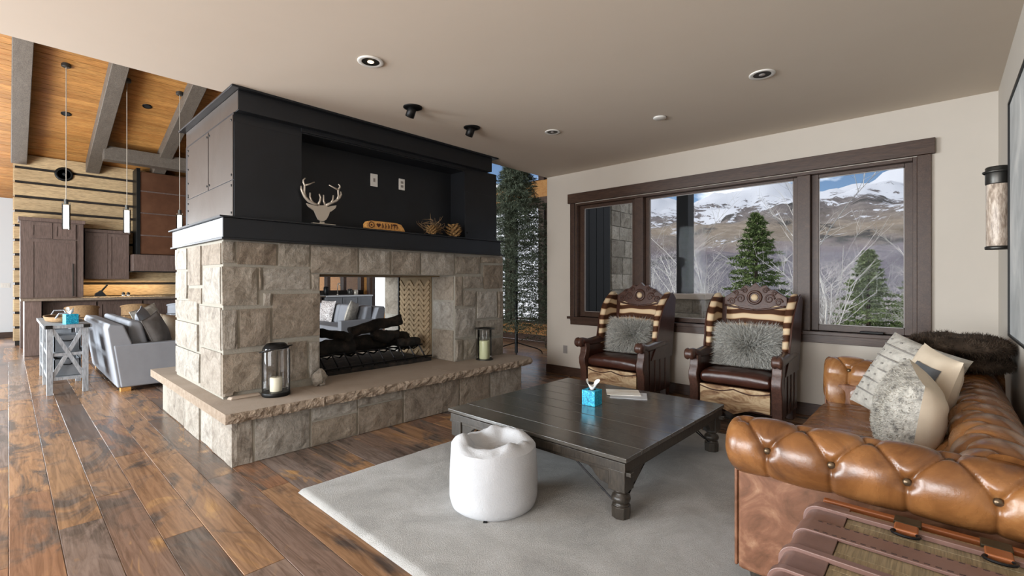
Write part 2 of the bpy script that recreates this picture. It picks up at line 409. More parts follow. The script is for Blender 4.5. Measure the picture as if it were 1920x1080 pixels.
M['creamcloth'] = pm('cream_linen', ['cbbba4', 'd8c9b3'], 12, rough=0.9, bmp=0.2, bscale=150, bdist=0.003)
M['shag'] = pm('speckled_shag', [(0.3, '6f6c68'), (0.42, 'b5b0a6'), (0.6, 'd6d1c6')], 26, rough=0.95, bmp=0.9, bscale=60, bdist=0.02)
M['ribcloth'] = pm('tufted_grey_weave', [(0.3, '8f8b84'), (0.45, 'b3aea4'), (0.65, 'c4bfb5')], 22, rough=0.95, bmp=0.6, bscale=90, bdist=0.008)
M['ribdark'] = pm('dark_grey_yarn', ['7d7974', '918d87'], 40, rough=0.95)
M['charcoal'] = pm('charcoal_cloth', ['4f5052', '626466'], 20, rough=0.9)
M['turq'] = pm('turquoise_print', [(0.35, '03628c'), (0.5, '0f9cc0'), (0.6, '2fc0d8'), (0.72, 'a5eef2')], 42, rough=0.5, dist=2)
M['tissue'] = pm('tissue_paper', ['eeeeec', 'f6f6f4'], 9, rough=0.9)
M['paper'] = pm('printed_paper', [(0.35, 'd9cdbb'), (0.55, 'ece8df'), (0.7, 'f2efe8')], 5, rough=0.7)
M['paper2'] = pm('grey_paper', ['b9bcc0', 'd3d5d7'], 4, rough=0.6)
M['trunkwood'] = wood('trunk_slat', ['7d6d52', '9a8a6c', 'b5a78c'], (22, 1.0, 14), 0.45, 0.35, 0.1)
M['trunkleather'] = pm('trunk_leather', ['5a4238', '735850', '8b7068'], 5, rough=0.3, bmp=0.15, bscale=50, bdist=0.003)  # brown leather with the mauve of reflections mixed into its colour
M['trunkedge'] = pm('cognac_edging', ['7a4423', '96572f'], 8, rough=0.4)
M['stitch'] = pm('dark_thread', ['2c1f1a', '3a2a24'], 30, rough=0.9)
M['tarnish'] = pm('tarnished_hinge', ['3b3426', '57503f'], 25, rough=0.5, metal=0.6)
M['antler'] = pm('champagne_metal', ['a89f92', 'c2b9ac'], 5, rough=0.4, metal=0.4)
M['signwood'] = wood('carved_log_sign', ['a06a35', 'c9924f', 'd9ab6b'], (3, 3, 8), 0.6, 0.2, 0.05)
M['signink'] = pm('burnt_lettering', ['2c1509', '4a2412'], 20, rough=0.8)
M['twig'] = pm('dry_twig', ['4a3826', '7a6246', '9b845f'], 30, rough=0.9, rnd=True)
M['pinecone'] = pm('pine_cone', ['5a3d22', '8a6a40', 'a88a58'], 25, rough=0.9)
M['greyvelvet'] = pm('grey_upholstery', ['82848a', '979aa0'], 5, rough=0.9, bmp=0.1, bscale=120, bdist=0.003, spec=0.2)
M['darkcush'] = pm('mottled_grey_cushion', ['4a4745', '7e7a78', 'a6a4a3'], 3, rough=0.9)  # three greys mixed by noise
M['tancush'] = pm('tan_ombre_cushion', [(0.35, '9a7a5a'), (0.55, 'c9b8a2'), (0.7, 'd8d0c4')], 1.7, rough=0.9)
M['sequin'] = pm('sequin_cushion', [(0.4, '6a5f5c'), (0.5, 'b9b2b0'), (0.6, 'e6e2e0')], 60, rough=0.5)
M['whitewash'] = wood('whitewashed_wood', ['7f8286', '9fa2a6', 'b5b8bb'], (8, 8, 1.5), 0.6, 0.3, 0.05)
M['wicker'] = pm('wicker', ['5f4730', '7f6343', '997c57'], 40, rough=0.9, bmp=0.8, bscale=50)
M['bin'] = pm('grey_storage_bin', ['6f7276', '84878b'], 20, rough=0.9)
M['needle'] = pm('fir_needles', ['39412f', '5a6350', '8a917c'], 12, rough=0.8, rnd=True)
M['needle2'] = pm('spruce_needles', ['2a361a', '485829', '6d7c40'], 1.2, rough=0.85, rnd=True)
M['bark'] = pm('bark', ['2b2119', '42352a'], 12, rough=0.95, bmp=0.5)
M['aspen'] = pm('pale_aspen_bark', ['85827e', 'a9a6a2', 'bdbab6'], 10, rough=0.9)
M['pewter'] = pm('pewter', ['3e3d3b', '55534f'], 10, rough=0.4, metal=0.8)
M['seeded'] = pm('seeded_glass', [(0.35, '8a7a6c'), (0.5, 'b5a494'), (0.65, 'd6c8b8')], 70, (1, 1, .25), rough=0.15, bmp=0.4, bscale=90)
M['bulb'] = emit('warm_bulb', hexc('ffe6c0'), 2.0)
M['pendglass'] = emit('lit_pendant_glass', hexc('f4f1ec'), 0.9)
M['canvas'] = pm('silver_abstract_canvas', [(0.3, '8e9192'), (0.45, 'abadac'), (0.6, 'c2c3c1'), (0.75, 'd9d8d3')], 2.2, (1, 1, 0.6), rough=0.6, bmp=0.2, bscale=14, dist=1.5)
M['snowground'] = None

# ================================================================== STRUCTURE
CH = 2.92            # height of the flat ceiling
XW = 0.337           # right wall
YW = 5.51            # window wall
XE = -4.37           # where the flat ceiling and the window wall end
XK = -14.5           # kitchen wall
YB = 8.25            # far wall of the great room
YS = -4.7            # wall behind the camera
# floor
fl = struct(MB().box(-18, XW, YS, YB, -0.2, -0.004).build('floor', M['floor2']))
rnd = random.Random(3)
row = 0
y = -0.55
while y < YW + 0.1:
    x = 0.3 - rnd.random() * 1.6
    xs = [0.32]
    while x > -11.2:
        xs.append(x); x -= rnd.uniform(1.3, 2.5)
    xs.append(-11.6)
    for a, b in zip(xs[:-1], xs[1:]):
        # boards wholly hidden under the hearth are left out
        if b > -6.05 and a < -3.85 and y > 1.2 and y + 0.184 < 4.2: continue
        MB().box(b + 0.0012, a - 0.0012, y + 0.0012, y + 0.1828, -0.02, rnd.uniform(-0.0012, 0.0008)).build('floor_board', M['floor'], fl, bevel=0.0018, seg=1)
    y += 0.184; row += 1
# flat ceiling
struct(MB().box(XE, XW, YS, YW + 0.2, CH, CH + 0.25).build('ceiling', M['ceil']))
# wall over the edge of the flat ceiling, facing the great room
struct(MB().box(XE + 0.01, XE + 0.2, YS, YB, CH + 0.2, 6.0).build('wall_upper', M['plaster']))
# right wall
struct(MB().box(XW, XW + 0.2, YS, YW + 0.2, 0, CH).build('wall_right', M['plaster']))
# window wall with its opening
WX0, WX1, WZ0, WZ1 = -3.86, -0.165, 0.86, 2.47
wm = MB()
wm.box(XE, WX0, YW, YW + 0.25, 0, CH); wm.box(WX1, XW + 0.2, YW, YW + 0.25, 0, CH)
wm.box(WX0, WX1, YW, YW + 0.25, 0, WZ0); wm.box(WX0, WX1, YW, YW + 0.25, WZ1, CH)
struct(wm.build('wall_window', M['plaster']))
# baseboards
struct(MB().box(XE - 0.012, XW, YW - 0.018, YW, 0, 0.125).build('baseboard_window', M['trimx'], bevel=0.004))
struct(MB().box(XW - 0.018, XW, YS, YW - 0.02, 0, 0.125).build('baseboard_right', M['trim'], bevel=0.004))
# window casing
w1 = sempty('window_1', (-2.0, YW, WZ0))
def wpart(nm, x0, x1, y0, y1, z0, z1, m='trimx', par=None, bv=0.004):
    return MB().box(x0, x1, y0, y1, z0, z1).build(nm, M[m], par or w1, bevel=bv)
wpart('head_casing', -3.96, -0.045, YW - 0.05, YW, 2.475, 2.61)
wpart('side_casing', -3.93, WX0, YW - 0.03, YW, 0.80, 2.475, 'trim')
wpart('side_casing', WX1, -0.07, YW - 0.03, YW, 0.80, 2.475, 'trim')
wpart('window_sill', -3.97, -0.05, YW - 0.055, YW + 0.1, 0.825, 0.86)
wpart('apron', -3.93, -0.07, YW - 0.025, YW, 0.745, 0.825)
def sash(x0, x1, fw_, yy):
    f = MB()
    f.box(x0, x0 + fw_, yy, yy + 0.05, WZ0, WZ1); f.box(x1 - fw_, x1, yy, yy + 0.05, WZ0, WZ1)
    f.box(x0 + fw_, x1 - fw_, yy, yy + 0.05, WZ0, WZ0 + fw_); f.box(x0 + fw_, x1 - fw_, yy, yy + 0.05, WZ1 - fw_, WZ1)
    s = f.build('sash', M['trim'], w1, bevel=0.003)
    g = MB(); e = 0.008
    a0, a1, b0, b1 = x0 + fw_, x1 - fw_, WZ0 + fw_, WZ1 - fw_
    for q in ((a0, a0 + e, b0, b1), (a1 - e, a1, b0, b1), (a0, a1, b0, b0 + e), (a0, a1, b1 - e, b1)):
        g.box(q[0], q[1], yy + 0.012, yy + 0.02, q[2], q[3])
    g.build('glazing_bead', M['greyplate'], s)
    MB().box(a0, a1, yy + 0.024, yy + 0.03, b0, b1).build('pane', M['glass'], s)
wpart('jamb_liner', WX0, WX0 + 0.03, YW, YW + 0.2, WZ0, WZ1, 'trim')
wpart('jamb_liner', WX1 - 0.03, WX1, YW, YW + 0.2, WZ0, WZ1, 'trim')
wpart('head_liner', WX0 + 0.03, WX1 - 0.03, YW, YW + 0.2, WZ1 - 0.03, WZ1)
wpart('mullion', -2.935, -2.82, YW + 0.01, YW + 0.2, WZ0, WZ1 - 0.03, 'trim')
wpart('mullion', -1.10, -0.985, YW + 0.01, YW + 0.2, WZ0, WZ1 - 0.03, 'trim')
sash(-3.83, -2.935, 0.07, YW + 0.08); sash(-2.82, -1.10, 0.05, YW + 0.09); sash(-0.985, WX1 - 0.03, 0.06, YW + 0.08)
MB().box(-0.58, -0.40, YW + 0.0, YW + 0.05, 0.862, 0.882).build('window_crank', M['black'], w1, bevel=0.006)
# great room: side wall beyond the window wall, clad outside with boards and stone
struct(MB().box(XE, XE + 0.06, YW + 0.25, YB, 0, 6.0).build('wall_side', M['plaster']))
clad = struct(MB().box(XE + 0.06, XE + 0.12, YW + 0.25, YB + 0.3, -0.6, 3.4).build('wall_cladding', M['mortar']))
# ------------------------------------------------ vaulted great room
RX, RZ0, SL = -8.2, 4.12, 0.308
def vz(x): return RZ0 + SL * (x - XK) if x < RX else RZ0 + SL * (RX - XK) - SL * (x - RX)
cv = struct(MB().add([(-18, YS, vz(-18) + 0.12), (RX, YS, vz(RX) + 0.12), (XE, YS, vz(XE) + 0.12), (-18, YB, vz(-18) + 0.12), (RX, YB, vz(RX) + 0.12), (XE, YB, vz(XE) + 0.12)],
     [(0, 1, 4, 3), (1, 2, 5, 4)]).build('ceiling_vault', M['chink']))
bl = 0.14
n = int((RX + 17.2) / bl)
for i in range(n):
    x0 = -17.2 + i * bl; x1 = x0 + bl - 0.010
    if x1 > RX - .02: break
    e = random.uniform(0, 0.004)
    MB().add([(x0, -2.2, vz(x0) - e), (x1, -2.2, vz(x1) - e), (x1, YB, vz(x1) - e), (x0, YB, vz(x0) - e),
              (x0, -2.2, vz(x0) + .02), (x1, -2.2, vz(x1) + .02), (x1, YB, vz(x1) + .02), (x0, YB, vz(x0) + .02)],
             [(0, 3, 2, 1), (4, 5, 6, 7), (0, 1, 5, 4), (1, 2, 6, 5), (2, 3, 7, 6), (3, 0, 4, 7)]).build('ceiling_board', M['board_ceiling'], cv)
for k in range(-2, 7):
    yy = 0.16 + k * 1.17
    if yy > YB - 0.3: continue
    x0, x1 = -14.45, RX
    d = 0.27; w = 0.24
    MB().add([(x0, yy - w / 2, vz(x0) - d), (x1, yy - w / 2, vz(x1) - d), (x1, yy + w / 2, vz(x1) - d), (x0, yy + w / 2, vz(x0) - d),
              (x0, yy - w / 2, vz(x0)), (x1, yy - w / 2, vz(x1)), (x1, yy + w / 2, vz(x1)), (x0, yy + w / 2, vz(x0))],
             [(0, 3, 2, 1), (4, 5, 6, 7), (0, 1, 5, 4), (1, 2, 6, 5), (2, 3, 7, 6), (3, 0, 4, 7)]).build('rafter', M['beam'], cv, bevel=0.012)
MB().box(-13.55, -13.27, 1.4, YB, vz(-13.5) - 0.42, vz(-13.5) - 0.12).build('purlin', M['beam'], cv, bevel=0.012)
MB().box(RX - 0.15, RX + 0.15, YS, YB, vz(RX) - 0.5, vz(RX)).build('ridge_beam', M['beam'], cv, bevel=0.012)
# kitchen wall with individual boards
kw = MB(); kw.box(XK - 0.3, XK - 0.03, 0.1, 6.55, 0, RZ0 + 0.3); kw.box(XK - 0.3, XK - 0.03, 6.55, YB, 0, 1.08); kw.box(XK - 0.3, XK - 0.03, 6.55, YB, 2.5, RZ0 + 0.3)
kw = struct(kw.build('wall_kitchen', M['chink']))
pit = 0.312
for i in range(14):
    z1 = RZ0 - 0.02 - i * pit; z0 = z1 - pit + 0.052
    if z1 < 0.05: break
    z0 = max(z0, 0.0)
    MB().box(XK - 0.05, XK + random.uniform(0, 0.012), 0.08, 6.5, z0, z1).build('wall_board', M['board_wall'], kw, bevel=0.012)
    MB().box(XK - 0.3, XK - 0.05, 0.072, 0.1, z0, z1).build('board_end', M['board_wall'], kw)
struct(MB().box(-17.0, -16.8, YS, -3.24, 0, 4.2).box(-17.0, -16.8, -0.76, 6, 0, 4.2).box(-17.0, -16.8, -3.24, -0.76, 2.75, 4.2).build('wall_hall', M['white_wall']))
struct(MB().box(-16.8, -16.78, YS, 6, 0, 0.13).build('baseboard_hall', M['trim']))
# far wall of the great room: posts, rails, panes
bwm = MB()
bwm.box(-18, XE, YB, YB + 0.2, 0, 0.42); bwm.box(-18, XE, YB, YB + 0.2, 5.3, 6.2); bwm.box(-18, -14.2, YB, YB + 0.2, 0.42, 5.3)
bw = struct(bwm.build('wall_far', M['board_ceiling']))
xsP = [-14.2, -13.0, -11.6, -10.2, -8.8, -7.75, -6.7, -5.65, -4.6]
for i, x in enumerate(xsP):
    MB().box(x - 0.08, x + 0.08, YB - 0.03, YB + 0.2, 0.42, 5.3).build('window_post', M['trim'], bw, bevel=0.005)
MB().box(-14.2, XE, YB - 0.05, YB + 0.2, 3.28, 3.66).build('window_header', M['board_ceiling'], bw, bevel=0.006)
MB().box(-14.2, XE, YB - 0.07, YB + 0.2, 3.12, 3.28).build('header_trim', M['trimx'], bw, bevel=0.006)
MB().box(-14.2, XE, YB - 0.06, YB, 0.40, 0.46).build('window_stool', M['trimx'], bw, bevel=0.006)
for a, b in zip(xsP[:-1], xsP[1:]):
    for z0, z1 in ((0.46, 3.12), (3.66, 5.3)):
        f = MB()
        f.box(a + .08, a + .13, YB + .05, YB + .1, z0, z1); f.box(b - .13, b - .08, YB + .05, YB + .1, z0, z1)
        f.box(a + .13, b - .13, YB + .05, YB + .1, z0, z0 + .05); f.box(a + .13, b - .13, YB + .05, YB + .1, z1 - .05, z1)
        s = f.build('window_sash', M['trim'], bw)
        MB().box(a + .13, b - .13, YB + .07, YB + .078, z0 + .05, z1 - .05).build('pane', M['glass'], s)
struct(MB().box(-14.0, XE - 0.05, YB - 0.02, YB, 0, 0.14).build('baseboard_far', M['trimx']))
# window over the kitchen sink
w2 = sempty('window_2', (XK, 7.35, 1.1))
for yy in (6.55, 7.0, 7.55, 8.17):
    MB().box(XK - 0.2, XK + 0.02, yy - 0.05, yy + 0.05, 1.08, 2.5).build('window_post', M['trim'], w2)
for a, b in ((6.6, 6.95), (7.05, 7.5), (7.6, 8.12)):
    MB().box(XK - 0.1, XK - 0.092, a, b, 1.1, 2.5).build('pane', M['glass'], w2)
dr = sempty('added_door_1', (-16.8, -2.0, 0))  # unseen glazed door added to carry the floor sheen light
for yy in (-3.3, -2.0, -0.7): MB().box(-16.8, -16.74, yy - .06, yy + .06, 0, 2.7).build('door_stile', M['trim'], dr)
for zz in (0.05, 2.65): MB().box(-16.8, -16.74, -3.3, -0.7, zz, zz + .1).build('door_rail', M['trim'], dr)
# wall behind the camera with its two large window openings
sw = MB()
for x0, x1 in ((-18, -11.5), (-5.7, -3.75), (-0.25, XW + 0.2)): sw.box(x0, x1, YS - 0.2, YS, 0, 6.2)
sw.box(-11.5, -5.7, YS - 0.2, YS, 0, 0.2); sw.box(-11.5, -5.7, YS - 0.2, YS, 3.3, 6.2)
sw.box(-3.75, -0.25, YS - 0.2, YS, 0, 0.25); sw.box(-3.75, -0.25, YS - 0.2, YS, 2.65, 6.2)
struct(sw.build('wall_back', M['plaster']))
w3 = sempty('window_3', (-8.6, YS, 0.2))
for x in (-11.46, -10.0, -8.6, -7.2, -5.74): MB().box(x - 0.05, x + 0.05, YS - 0.15, YS, 0.2, 3.3).build('window_post', M['trim'], w3)
w4 = sempty('window_4', (-2.0, YS, 0.25))
for x in (-3.7, -2.0, -0.3): MB().box(x - 0.05, x + 0.05, YS - 0.15, YS, 0.25, 2.65).build('window_post', M['trim'], w4)
# ================================================================== OUTDOORS
m, nt, p = base('mountain_ground', 0.9, 0, 0.1)
geo = nt.nodes.new('ShaderNodeNewGeometry'); sx = nt.nodes.new('ShaderNodeSeparateXYZ'); nt.links.new(geo.outputs['Position'], sx.inputs[0])
v = coords(nt, (1, 1, 1))
n1 = nz(nt, v, 0.012, 8, 0.65); n2 = nz(nt, v, 0.25, 6, 0.7); n3 = nz(nt, v, 0.0035, 8, 0.6, 0.5)
ad = N(nt, 'ShaderNodeMath', operation='MULTIPLY_ADD'); ad.inputs[1].default_value = 110; nt.links.new(n1, ad.inputs[0]); nt.links.new(sx.outputs[2], ad.inputs[2])
mr = N(nt, 'ShaderNodeMapRange'); mr.inputs['From Min'].default_value = 40; mr.inputs['From Max'].default_value = 420; nt.links.new(ad.outputs[0], mr.inputs[0])
n7 = nz(nt, v, 0.045, 8, 0.75); low = ramp(nt, [(0.34, '3f3d40'), (0.5, '66626a'), (0.62, '8f8a88')], n7)
band = ramp(nt, [(0.0, '6d6a70'), (0.09, '76727a'), (0.17, '85797a'), (0.25, 'a3947a'), (0.36, 'b09e80'), (0.46, '8d8272'), (0.6, '7c746c'), (1.0, '6d6a6a')], mr.outputs[0])
c = mixc(nt, 0.5, band, low)
nrm = nt.nodes.new('ShaderNodeSeparateXYZ'); nt.links.new(geo.outputs['Normal'], nrm.inputs[0])
ms = N(nt, 'ShaderNodeMath', operation='MULTIPLY_ADD'); ms.inputs[1].default_value = 0.55; nt.links.new(nrm.outputs[2], ms.inputs[0])
mq = N(nt, 'ShaderNodeMapRange'); mq.inputs['From Min'].default_value = 60; mq.inputs['From Max'].default_value = 600; nt.links.new(sx.outputs[2], mq.inputs[0]); nt.links.new(mq.outputs[0], ms.inputs[2])
m2 = N(nt, 'ShaderNodeMath', operation='MULTIPLY_ADD'); m2.inputs[1].default_value = 0.9; nt.links.new(n3, m2.inputs[0]); nt.links.new(ms.outputs[0], m2.inputs[2])
m4 = N(nt, 'ShaderNodeMath', operation='MULTIPLY_ADD'); m4.inputs[1].default_value = 0.9; nt.links.new(n1, m4.inputs[0]); nt.links.new(m2.outputs[0], m4.inputs[2])
snow = ramp(nt, [(0.0, '000000'), (1.0, 'ffffff')], None).node
snow.color_ramp.elements[0].position = 0.0; snow.color_ramp.elements[1].position = 1.0
n4 = nz(nt, coords(nt, (1, 1, .35)), 0.03, 6, 0.7, 0.6)
m6 = N(nt, 'ShaderNodeMath', operation='MULTIPLY_ADD'); m6.inputs[1].default_value = 1.2; nt.links.new(n4, m6.inputs[0]); nt.links.new(m4.outputs[0], m6.inputs[2])
m5 = N(nt, 'ShaderNodeMapRange'); m5.inputs['From Min'].default_value = 2.31; m5.inputs['From Max'].default_value = 2.37; nt.links.new(m6.outputs[0], m5.inputs[0])
dk = N(nt, 'ShaderNodeMapRange'); dk.inputs['From Min'].default_value = 0.56; dk.inputs['From Max'].default_value = 0.62; nt.links.new(nz(nt, v, 0.007, 7, 0.7), dk.inputs[0])
c = mixc(nt, dk.outputs[0], c, hexc('4b4a48')); nt.links.new(m5.outputs[0], snow.inputs[0])
c = mixc(nt, snow.outputs[0], c, hexc('d4d8de'))
sa = nt.nodes.new('ShaderNodeAttribute'); sa.attribute_name = 'glare_white'  # white ground put in for the glare of the great-room windows
c = mixc(nt, 1.0, c, hexc('c0c0c4'), 'MULTIPLY')
c = mixc(nt, sa.outputs['Fac'], c, hexc('eceef2'))
nt.links.new(c, p.inputs['Base Color']); M['mountain'] = m
RS = []
r = 7.0
while r < 6500: RS.append(r); r *= 1.052
NP = 250
PH = [math.radians(-100 + 150 * i / (NP - 1)) for i in range(NP)]
KE = [(7, -3.2), (20, -3.6), (45, -4.2), (90, -5), (150, -4), (260, 2), (450, 16), (700, 38), (1000, 80), (1400, 150), (1900, 250), (2500, 405), (2900, 520), (3400, 470), (6500, 300)]
def prof(r):
    for (a, za), (b, zb) in zip(KE[:-1], KE[1:]):
        if r <= b:
            t = (r - a) / (b - a); return za + (zb - za) * t
    return KE[-1][1]
def terr(r, ph):
    x, y_ = r * math.sin(ph), r * math.cos(ph)
    z = prof(r)
    q = Vector((x, y_, 0))
    if r > 60:
        a = min(1, (r - 60) / 300)
        z += a * 24 * min(1.6, r / 500) * noise.fractal(q * 0.004, 1.0, 2.0, 5)
    if r > 700:
        a = min(1, (r - 700) / 900)
        rg = noise.ridged_multi_fractal(q * 0.0011 + Vector((3.1, 7.7, 1)), 0.9, 2.1, 6, 1.0, 2.0)
        z += a * (rg - 1.1) * 95 * min(1.3, r / 2200)
        z += a * 45 * noise.noise(q * 0.0006 + Vector((9, 2, 0)))
    if r < 60:
        z += 0.5 * noise.fractal(q * 0.12, 1, 2, 4)
    return Vector((x, y_, z))
tm = MB(); tm.v = [terr(r, ph) for r in RS for ph in PH]
for j in range(len(RS) - 1):
    for i in range(NP - 1):
        a = j * NP + i; tm.f.append((a, a + 1, a + NP + 1, a + NP))
hills = tm.build('hills', M['mountain'], smooth=True, local=True); struct(hills)
at = hills.data.attributes.new('glare_white', 'FLOAT', 'POINT')
for k in range(len(hills.data.vertices)):
    co = hills.data.vertices[k].co; pd = math.degrees(math.atan2(co.x, co.y)) + 2.5 * noise.noise(co * 0.02)
    at.data[k].value = max(0, min(1, (-37.5 - pd) / 2))  # glare white only where the great-room windows look out
def ground(x, y_):
    return terr(math.hypot(x, y_), math.atan2(x, y_)).z
# deck, pier, post, railing
deck = struct(MB().box(XE + 0.12, -2.2, YW + 0.25, 9.2, -0.35, -0.1).build('deck', M['beam']))
def stones_on(rects, fn, par, m, depth=0.03, name='stone', seed=1, nx=5, ny=4, amp=0.012):
    """rects (a0,a1,b0,b1) on a face; fn(a,b,out) gives the world point"""
    rg = random.Random(seed)
    for a0, a1, b0, b1 in rects:
        g = 0.005; a0 += g; a1 -= g; b0 += g; b1 -= g
        if a1 - a0 < 0.01 or b1 - b0 < 0.01: continue
        pr = depth + rg.uniform(-0.004, 0.006); off = Vector((rg.uniform(0, 50), rg.uniform(0, 50), rg.uniform(0, 50)))
        sk = [rg.uniform(-0.006, 0.006) for _ in range(4)]
        mb = MB(); vs = []
        for j in range(ny):
            for i in range(nx):
                u = i / (nx - 1); w = j / (ny - 1)
                A = a0 + (a1 - a0) * u + sk[0] * w; B = b0 + (b1 - b0) * w + sk[1] * u
                e = 0 if (i in (0, nx - 1) or j in (0, ny - 1)) else 1
                d = pr + e * 0.006 + amp * noise.fractal(Vector((A * 6, B * 6, 0)) + off, 1, 2, 3) * (0.5 + e)
                vs.append(fn(A, B, d))
        nb = len(vs)
        ring = [i for i in range(nx)] + [j * nx + nx - 1 for j in range(1, ny)] + [(ny - 1) * nx + i for i in range(nx - 2, -1, -1)] + [j * nx for j in range(ny - 2, 0, -1)]
        for k in ring:
            i = k % nx; j = k // nx
            vs.append(fn(a0 + (a1 - a0) * i / (nx - 1), b0 + (b1 - b0) * j / (ny - 1), -0.02))
        fs = [(j * nx + i, j * nx + i + 1, (j + 1) * nx + i + 1, (j + 1) * nx + i) for j in range(ny - 1) for i in range(nx - 1)]
        L = len(ring)
        fs += [(ring[k], ring[(k + 1) % L], nb + (k + 1) % L, nb + k) for k in range(L)]
        mb.add(vs, fs); mb.build(name, m, par)
def ashlar(a0, a1, b0, b1, rng, h=(0.18, 0.32), w=(0.22, 0.5)):
    out = []; b = b0
    while b < b1 - 0.02:
        hh = min(rng.uniform(*h), b1 - b)
        if b1 - b - hh < 0.1: hh = b1 - b
        a = a0
        while a < a1 - 0.02:
            ww = min(rng.uniform(*w), a1 - a)
            if a1 - a - ww < 0.12: ww = a1 - a
            out.append((a, a + ww, b, b + hh)); a += ww
        b += hh
    return out
M['outstone'] = stone('weathered_grey_stone', [(0, '9d978c'), (0.3, 'b8b1a6'), (0.6, '8d867c'), (1, 'aaa397')], 0.7)
fx = lambda a, b, o: Vector((XE + 0.12 + o, a, b))
stones_on(ashlar(7.12, YB + 0.3, -0.1, 3.2, random.Random(4)), fx, clad, M['outstone'], seed=5, amp=0.02)
for i in range(4):
    MB().box(XE + 0.1, XE + 0.15, 6.2 + i * 0.22, 6.41 + i * 0.22, -0.3, 3.3).build('dark_board', M['blacksoft'], clad, bevel=0.005)
pier = thing('stone_pier', 'low stone pier with a flat cap on the deck outside', 'pier', (-3.45, 8.6, -0.1))
MB().box(-3.72, -3.1, 8.3, 8.9, -0.1, 1.04).build('core', M['mortar'], pier)
stones_on(ashlar(-3.72, -3.1, -0.1, 1.04, random.Random(8), (0.2, 0.35), (0.3, 0.62)), lambda a, b, o: Vector((a, 8.3 - o, b)), pier, M['outstone'], seed=9)
stones_on(ashlar(8.3, 8.9, -0.1, 1.04, random.Random(9), (0.2, 0.35), (0.3, 0.62)), lambda a, b, o: Vector((-3.1 + o, a, b)), pier, M['outstone'], seed=10)
MB().box(-3.8, -3.02, 8.22, 8.98, 1.04, 1.14).build('cap', M['slab'], pier, bevel=0.015)
tag(MB().box(-3.64, -3.42, 8.45, 8.73, 1.135, 4.2).build('deck_post', M['blacksoft'], bevel=0.008), 'dark square deck post standing on the stone pier outside', 'post')
rl = thing('deck_railing', 'black deck railing with thin bars beside the stone pier', 'railing', (-2.7, 8.6, -0.1))
MB().box(-3.0, -2.25, 8.57, 8.63, 0.99, 1.03).build('top_rail', M['black'], rl)
MB().box(-3.0, -2.25, 8.58, 8.62, 0.05, 0.08).build('bottom_rail', M['black'], rl)
for x in (-2.98, -2.27): MB().box(x - .025, x + .025, 8.575, 8.625, -0.1, 0.99).build('post', M['black'], rl)
for k in range(8): MB().tube([(-3.0, 8.6, 0.16 + k * 0.1), (-2.25, 8.6, 0.16 + k * 0.1)], 0.006, 6).build('rail_bar', M['black'], rl)
# trees
def foliage(mb, rng, h, r0, z0, nb, tw, nn, nl, droop=0.25, top=0.03, wid=0.012):
    for i in range(nb):
        t = (i + rng.random()) / nb; z = z0 + (h - z0) * t ** 0.9
        L = (r0 * (1 - t) ** 0.85 + top) * rng.uniform(0.75, 1.08); an = i * 2.39996 + rng.uniform(-.4, .4)
        d = Vector((math.cos(an), math.sin(an), 0)); up = 0.25 + 0.5 * t
        for k in range(tw):
            s = (k + 0.6) / tw; P = Vector((0, 0, z)) + d * L * s + Vector((0, 0, L * (up * s * 0.5 - droop * s * s)))
            sd = 1 if k % 2 else -1; tl = 0.34 * L * (1.15 - 0.7 * s) + nl
            td = (d * 0.75 + Vector((-d.y, d.x, 0)) * sd * rng.uniform(0.4, 1.0) + Vector((0, 0, rng.uniform(-.25, .25)))).normalized()
            for q in range(nn):
                o = P + td * tl * (q / nn)
                nd = (td * 0.7 + Vector((rng.gauss(0, .6), rng.gauss(0, .6), rng.gauss(0, .6)))).normalized()
                sdv = nd.cross(Vector((rng.gauss(0, 1), rng.gauss(0, 1), rng.gauss(0, 1))))
                if sdv.length < 1e-3: continue
                sdv.normalize(); w = wid * rng.uniform(.7, 1.3)
                mb.add([o - sdv * w, o + sdv * w, o + nd * nl * rng.uniform(.7, 1.3)], [(0, 1, 2)])
    return mb
def conifer(px, dist, ytop, r0, label, seed, nb=170):
    d = ray(px, HOR); d.z = 0; dep = dist / d.length
    P = ray(px, ytop) * dep; P.z += CAM_H
    g = ground(P.x, P.y) - 0.1; h = P.z - g
    t = thing('spruce_tree', label, 'tree', (P.x, P.y, g))
    rg = random.Random(seed)
    foliage(MB(), rg, h, r0, h * 0.1, nb, 16, 10, 0.15, 0.18, 0.05, 0.03).build('foliage', M['needle2'], t, local=True, kind='stuff')
    MB().tube([(0, 0, -0.3), (0, 0, h * 0.5), (0, 0, h * 0.97)], [0.16, 0.1, 0.02], 7).build('trunk', M['bark'], t, local=True)
    return t
conifer(1418, 24, 402, 2.3, 'tall green spruce rising behind the carved armchair by the dark deck post', 3, 105)
conifer(1628, 30, 470, 2.1, 'shorter dark green spruce outside among bare pale trees', 5, 95)
conifer(1715, 40, 500, 1.9, 'small spruce at the edge of the window beside a bare aspen', 6, 80)
